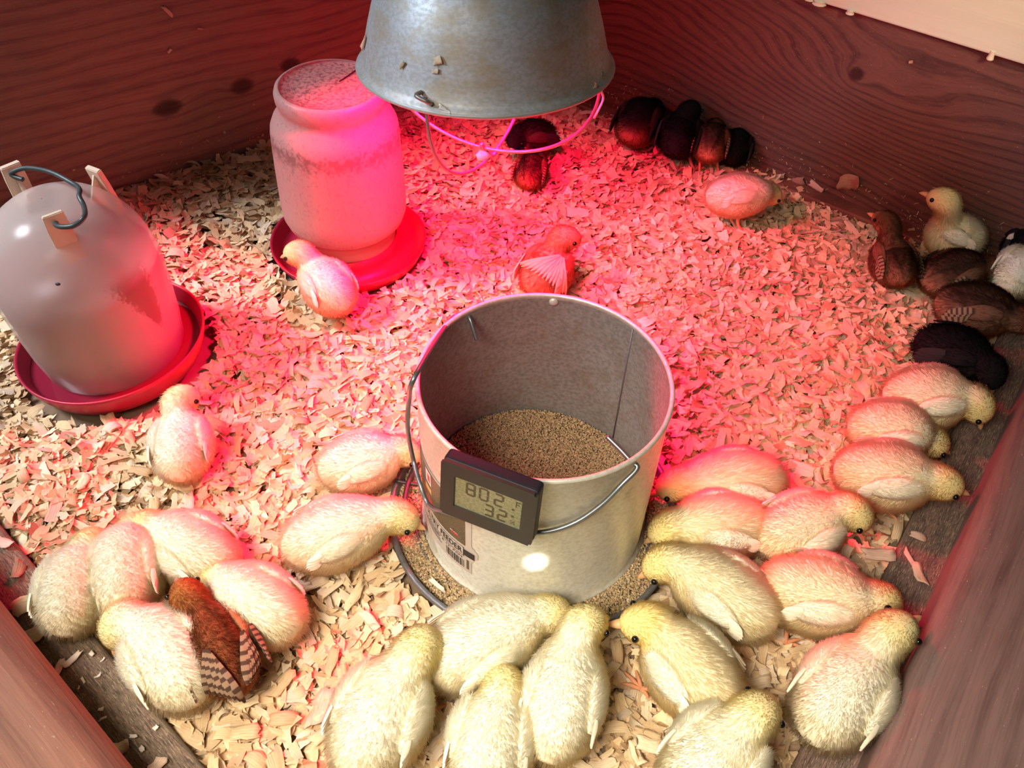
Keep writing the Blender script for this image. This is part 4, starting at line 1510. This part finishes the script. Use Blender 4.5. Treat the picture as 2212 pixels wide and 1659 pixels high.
chick('white chick alone at the bottom edge right of the middle, head up', 'white', (1552, 1632), (1608, 1570), (1632, 1545), (1662, 1522), .056, .082, .074, .98, 1.0, N1)
chick('upright white chick pressing its beak to the right timber', 'white', (1826, 1492), (1886, 1412), (1928, 1366), (1994, 1328), .056, .088, .086, .98, 1.05, N1)
chick('pale chick half hidden behind the upright one by the right ledge', 'white', (1775, 1290), (1850, 1310), (1900, 1300), (1946, 1304), .052, .058, .044, .94, 1.08, N1, warm=(.99, .95, .85), feet=[(1738, 1372), (1697, 1388)])
# --- right of the feeder
chick('pale chick pecking in the pan, lowest of the three on the feeder\'s right', 'white', (1556, 1282), (1480, 1235), (1432, 1218), (1392, 1240), .048, .048, .028, .92, 1.10, N1, warm=(.99, .95, .85))
chick('pale chick pecking in the pan, middle of the three on the feeder\'s right', 'white', (1548, 1138), (1470, 1142), (1440, 1143), (1402, 1166), .046, .048, .028, .86, 1.10, N1, warm=(.99, .95, .85))
chick('pale chick lit red on its neck, uppermost of three pecking at the pan', 'white', (1585, 1042), (1500, 1046), (1458, 1048), (1415, 1066), .046, .048, .032, .86, 1.12, N1, warm=(.99, .95, .85))
chick('pale chick walking right with a downturned yellow head towards the right ledge', 'white', (1738, 1142), (1810, 1118), (1843, 1108), (1892, 1158), .052, .068, .046, .90, 1.05, N1, warm=(.99, .95, .85))
chick('pale chick with an outstretched head, nearest of three along the right ledge', 'white', (1922, 1032), (1995, 1045), (2036, 1043), (2094, 1068), .050, .060, .048, .92, 1.10, N1, warm=(.99, .95, .85))
chick('pale chick with its head tucked between two others by the right ledge', 'white', (1935, 935), (1990, 945), (2012, 955), (2040, 972), .044, .036, .024, .88, 1.0, N2, legs=False, warm=(.99, .95, .85))
chick('pale pink lit chick pecking straight down at the right ledge', 'white', (2015, 862), (2080, 868), (2112, 876), (2120, 926), .050, .058, .028, .92, 1.05, N2, warm=(.99, .95, .85))
# --- back right
chick('pale chick standing alone near the back wall, bending to the shavings', 'white', (1596, 424), (1650, 424), (1664, 420), (1696, 440), .068, .060, .042, .76, 1.08, N2, feet=[(1612, 505), (1590, 492)])
chick('pale chick sitting upright against the right wall, beak to the left', 'white', (2052, 510), (2025, 505), (2036, 432), (1996, 418), .050, .112, .110, .84, .85, N2)
chick('pale chick cut off by the right edge beside the dark ones', 'white', (2208, 588), (2235, 560), (2240, 548), (2270, 545), .055, .075, .066, .85, 1.0, N3)
chick('brown chick with a pale face looking left by the right wall', 'brown', (1925, 562), (1905, 530), (1912, 478), (1880, 462), .048, .090, .088, .74, 1.0, N2, feathers=6)
chick('dark brown chick with barred wing crouching below the upright pale chick', 'brown', (2062, 592), (2120, 580), (2135, 578), (2170, 592), .044, .050, .036, .80, 1.1, N2, feathers=6)
chick('brown chick at the right edge above the black one, barred wing showing', 'brown', (2115, 672), (2185, 690), (2205, 690), (2238, 702), .046, .052, .040, .86, 1.1, N2, feathers=6)
chick('black chick with a pale beak bending down by the right ledge', 'black', (2068, 768), (2120, 790), (2142, 805), (2142, 840), .050, .060, .040, .84, 1.08, N2)
chick('black chick at the right edge with a white shaving on it', 'black', (2218, 530), (2218, 500), (2230, 490), (2255, 485), .050, .075, .070, .80, 1.0, N3)
# --- middle and back
chick('red lit chick with a fanned wing behind the feeder', 'red', (1186, 582), (1215, 550), (1222, 514), (1256, 518), .046, .084, .080, .82, 1.0, N2, feathers=5, fan=[(-1, (1218, 548), (1112, 572), (1222, 640), 14, .0026)])
chick('dark chick standing under the lamp rim, facing the front', 'blackred', (1146, 302), (1120, 310), (1114, 296), (1104, 330), .052, .066, .048, .74, 1.0, N3)
chick('small reddish chick seen from behind under the lamp guard', 'redbelly', (1148, 368), (1158, 345), (1164, 348), (1176, 340), .036, .040, .036, .62, .9, N3, legs=False)
chick('dark hunched chick at the left of the group by the back wall', 'blackred', (1382, 262), (1400, 240), (1410, 236), (1430, 230), .056, .058, .046, .86, 1.05, N3)
chick('black chick with raised head in the middle of the back group', 'black', (1470, 288), (1480, 262), (1490, 240), (1508, 228), .060, .092, .090, .84, 1.0, N3, feet=[(1500, 366), (1462, 370)])
chick('brown chick with a reddish rump standing at the right of the back group', 'redbelly', (1536, 306), (1542, 280), (1545, 275), (1552, 262), .058, .066, .060, .70, .95, N3, feet=[(1552, 368), (1512, 366)])
chick('black chick in the shade between the brown rump and the back wall', 'black', (1590, 316), (1598, 296), (1602, 290), (1612, 282), .044, .056, .050, .66, 1.0, N3)


# ------------------------------------------------------------------ stray shavings on boards, walls, lamp and feed
def stray(px, py, z, L, Wd, yaw_px=None, label=None, group=None, pit=0.0, rol=0.0, tint=None, k=None):
    p = at(px, py, z)
    yaw = 0.0
    if yaw_px is not None:
        q = at(*yaw_px, z) - p
        yaw = math.atan2(q[1], q[0])
    o = chip_object(p, L, Wd, yaw, pit, rol, tint, k)
    tag(o, label, 'wood shaving', group)
    return o


LG = 'shavings on the left ledge board'
ZL = .0225
stray(58, 1304, ZL + .004, .026, .016, (85, 1290), 'thick pale shaving at the top of the left ledge, below the huddle', LG, .15, .2, (.86, .70, .44), 3)
stray(92, 1362, ZL + .003, .030, .014, (120, 1345), 'large ribbed shaving across the left ledge beside the outermost chick', LG, .1, .1, (.80, .62, .38), 8)
stray(38, 1232, ZL + .002, .022, .011, (45, 1215), 'reddish brown shaving near the upper end of the left ledge', LG, 0, .2, (.42, .22, .14))
stray(8, 1172, ZL + .002, .020, .010, (20, 1178), 'pale shaving at the left picture edge on the ledge', LG, 0, .1, (.8, .62, .5))
stray(128, 1440, ZL + .002, .017, .006, (135, 1425), 'curled pinkish shaving in the middle of the left ledge', LG, 0, .3, (.86, .68, .55))
stray(155, 1424, ZL + .002, .020, .005, (165, 1415), 'thin pinkish shaving strip in the middle of the left ledge', LG, 0, .3, (.86, .70, .58))
stray(262, 1613, ZL + .002, .018, .011, (275, 1608), 'yellowish shaving at the lower end of the left ledge', LG, .1, .1, (.85, .68, .42))
stray(340, 1652, ZL + .002, .014, .010, (348, 1640), 'peach shaving at the bottom end of the left ledge', LG, .1, .1, (.84, .62, .44))
for (x, y, L_, W_) in ((198, 1412, .008, .0055), (211, 1460, .011, .003), (222, 1425, .009, .002), (180, 1470, .011, .003), (336, 1572, .007, .006), (306, 1618, .008, .0065), (222, 1552, .010, .003), (288, 1590, .011, .005), (170, 1485, .006, .002), (218, 1532, .008, .005)):
    o = chip_object(at(x, y, ZL + .001), L_ * .65, W_ * .65, rng.uniform(0, PI), 0, 0, (.86, .78, .66))
    tag(o, 'tiny white shaving flake on the dirty left ledge', 'wood shaving', 'tiny flakes on the left ledge')
RG = 'shavings on the right ledge board'
ZR = .0185
stray(1985, 1238, ZR + .003, .024, .010, (1995, 1262), 'torn reddish shaving lying alone on the right ledge', RG, .1, .1, (.70, .46, .34))
stray(1898, 1196, ZR + .004, .034, .014, (1935, 1198), 'flat wide red lit shaving hanging over the right ledge', RG, .05, .1, (.80, .55, .42))
stray(1828, 1604, ZR + .002, .028, .010, (1860, 1606), 'pale shaving on the right ledge below the upright chick', RG, .05, .05, (.66, .52, .34))
stray(1985, 1158, ZR + .002, .018, .008, (2005, 1165), 'small crumpled shaving on the middle of the right ledge', RG, .1, .3, (.62, .42, .32))
stray(1965, 1205, ZR + .002, .018, .005, (1975, 1220), 'narrow shaving strip on the edge of the right ledge', RG, .1, .3, (.70, .46, .36))


def wall_stray(px, py, P0, n, d, L, Wd, roll, label, group, tint, lift=.003):
    p = onplane(px, py, np.asarray(P0) + n * lift, n)
    zx = unit(d) * math.cos(roll) + np.array([0, 0, 1]) * math.sin(roll)
    Mx = np.stack([zx, np.cross(n, zx), n], 1)
    o = chip_object(p, L, Wd, 0, tint=tint)
    o.rotation_euler = Matrix(Mx.tolist()).to_euler()
    tag(o, label, 'wood shaving', group)
    return o


WG = 'shavings stuck to the walls'
wall_stray(1835, 395, R0, Rn, Rd, .036, .026, .3, 'large brown shaving leaning on the foot of the right wall', WG, (.46, .24, .16), .006)
wall_stray(1763, 403, R0, Rn, Rd, .024, .010, -.3, 'pale rectangular shaving at the foot of the right wall', WG, (.72, .46, .36), .006)
wall_stray(1722, 392, R0, Rn, Rd, .022, .014, .5, 'small curled shaving left of the pale rectangular one by the right wall', WG, (.40, .20, .14), .006)
wall_stray(1968, 134, R0, Rn, Rd, .006, .004, .5, 'tiny orange flake stuck high on the right wall', WG, (.66, .30, .16))
wall_stray(364, 26, L0, Ln * (1 if Ln[1] < 0 else -1), Ld, .017, .005, -1.0, 'pale splinter stuck near the top of the left wall', WG, (.85, .62, .48))
wall_stray(432, 62, L0, Ln * (1 if Ln[1] < 0 else -1), Ld, .008, .002, -.4, 'small curl stuck to the left wall above the knots', WG, (.75, .5, .38))
wall_stray(366, 110, L0, Ln * (1 if Ln[1] < 0 else -1), Ld, .007, .004, .6, 'tiny flake stuck to the left wall above the largest knot', WG, (.8, .55, .42))
# fine dust of flakes on the feet of both back walls (uncountable)
nd = 420
Pd, Nd = [], []
Vd, Fd, Cd, Ud, o_ = [], [], [], [], 0
for i in range(nd):
    if i % 3:
        uu = rng.uniform(.12, .9); zz = .02 + abs(rng.normal(0, .035)); d_, n_ = Rd, Rn; p = CORNER + Rd * uu
    else:
        uu = -rng.uniform(.2, .85); zz = .02 + abs(rng.normal(0, .03)); d_, n_ = Ld, Ln * (1 if Ln[1] < 0 else -1); p = CORNER + Ld * uu
    ro = rng.uniform(0, PI)
    zx = d_ * math.cos(ro) + np.array([0, 0, 1]) * math.sin(ro)
    zy = np.cross(n_, zx)
    L_ = np.exp(rng.uniform(math.log(.0012), math.log(.007))); W_ = rng.uniform(.0004, .0012) + (.002 if i % 9 == 0 else 0)
    T_ = TEMPL[i % len(TEMPL)]
    q = T_[0] * np.array([L_, W_, L_ * .3])
    Vd.append(p + np.array([0, 0, zz]) + q[:, :1] * zx + q[:, 1:2] * zy + (q[:, 2:3] + .0012) * n_)
    Fd.append(T_[1] + o_); o_ += len(q)
    Cd.append(np.tile(chip_colors(1) * .8, (len(q), 1))); Ud.append(T_[2])
dust = mesh_np('flake_dust', np.concatenate(Vd), np.concatenate(Fd), m_chip, None, True, np.concatenate(Cd), np.concatenate(Ud))
tag(dust, 'fine wood flakes clinging to the feet of the two dark back walls', 'flakes', kind='stuff')

# bits on the lamp shade, in the feed pan and on the dark chick
LQ = np.array(Matrix.LocRotScale(Vector(LC), lamp.rotation_quaternion, None))


def on_shade(px, py, L, Wd, yaw, label, tint):
    best = None
    d = ray(px, py)
    inv = np.linalg.inv(LQ)
    for t in np.linspace(.5, 1.2, 1400):
        q = (inv @ np.append(CAM + d * t, 1))[:3]
        if 0 < q[2] < .12:
            r_ = np.interp(q[2], [z for _, z in sp_[2:13]], [r for r, _ in sp_[2:13]])
            if np.hypot(q[0], q[1]) < r_ + .0015:
                best = q; break
    if best is None: return
    p = (LQ @ np.append(best, 1))[:3]
    n = unit(p - np.array([LC[0], LC[1], p[2] - .04]))
    zx = unit(np.cross(n, [0, 0, 1])); zy = np.cross(n, zx)
    a = zx * math.cos(yaw) + zy * math.sin(yaw)
    o = chip_object(p + n * .0006, L, Wd, 0, tint=tint)
    o.rotation_euler = Matrix(np.stack([a, np.cross(n, a), n], 1).tolist()).to_euler()
    tag(o, label, 'wood shaving', 'bits stuck on the lamp shade')


on_shade(946, 131, .008, .007, .4, 'largest pale flake stuck on the front of the lamp shade', (.82, .66, .44))
on_shade(941, 154, .006, .004, .2, 'flake just under the largest one on the lamp shade', (.78, .62, .44))
on_shade(870, 140, .007, .003, 1.0, 'dark yellow flake on the left of the lamp shade', (.5, .40, .22))
on_shade(962, 238, .014, .004, -.5, 'long white splinter above the front rim of the lamp shade', (.84, .78, .68))
on_shade(1285, 185, .007, .003, .8, 'small flake near the right rim of the lamp shade', (.72, .52, .34))
on_shade(786, 92, .014, .006, 1.3, 'peach splinter at the left side of the lamp shade', (.78, .48, .30))
stray(944, 1262, .028, .020, .0045, (955, 1270), 'thin white curl lying on the feed in the pan', None, .2, .5, (.86, .76, .62), 5)
stray(2182, 512, .098, .018, .007, (2190, 500), 'pale shaving lying on the black chick at the right edge', None, .1, -.3, (.9, .72, .58), 2)
# prominent shavings lying loose on top of the bedding (one by one)
loose = 0
while loose < 150:
    x, y = rng.uniform(40, 2000), rng.uniform(700, 1655)
    p = at(x, y, .012)
    if not (inside(p[None], .03)[0] and not_under(p[None, :2])[0] and p[1] < .95): continue
    L_ = rng.uniform(.022, .034)
    p[2] = bedz(p[0], p[1]) + .012
    o = chip_object(p, L_, L_ * rng.uniform(.28, .5), rng.uniform(0, 2 * PI), rng.normal(0, .12), rng.normal(0, .12))
    tag(o, 'pale flat wood shaving lying loose on top of the bedding', 'wood shaving', 'loose shavings on top of the bedding')
    loose += 1
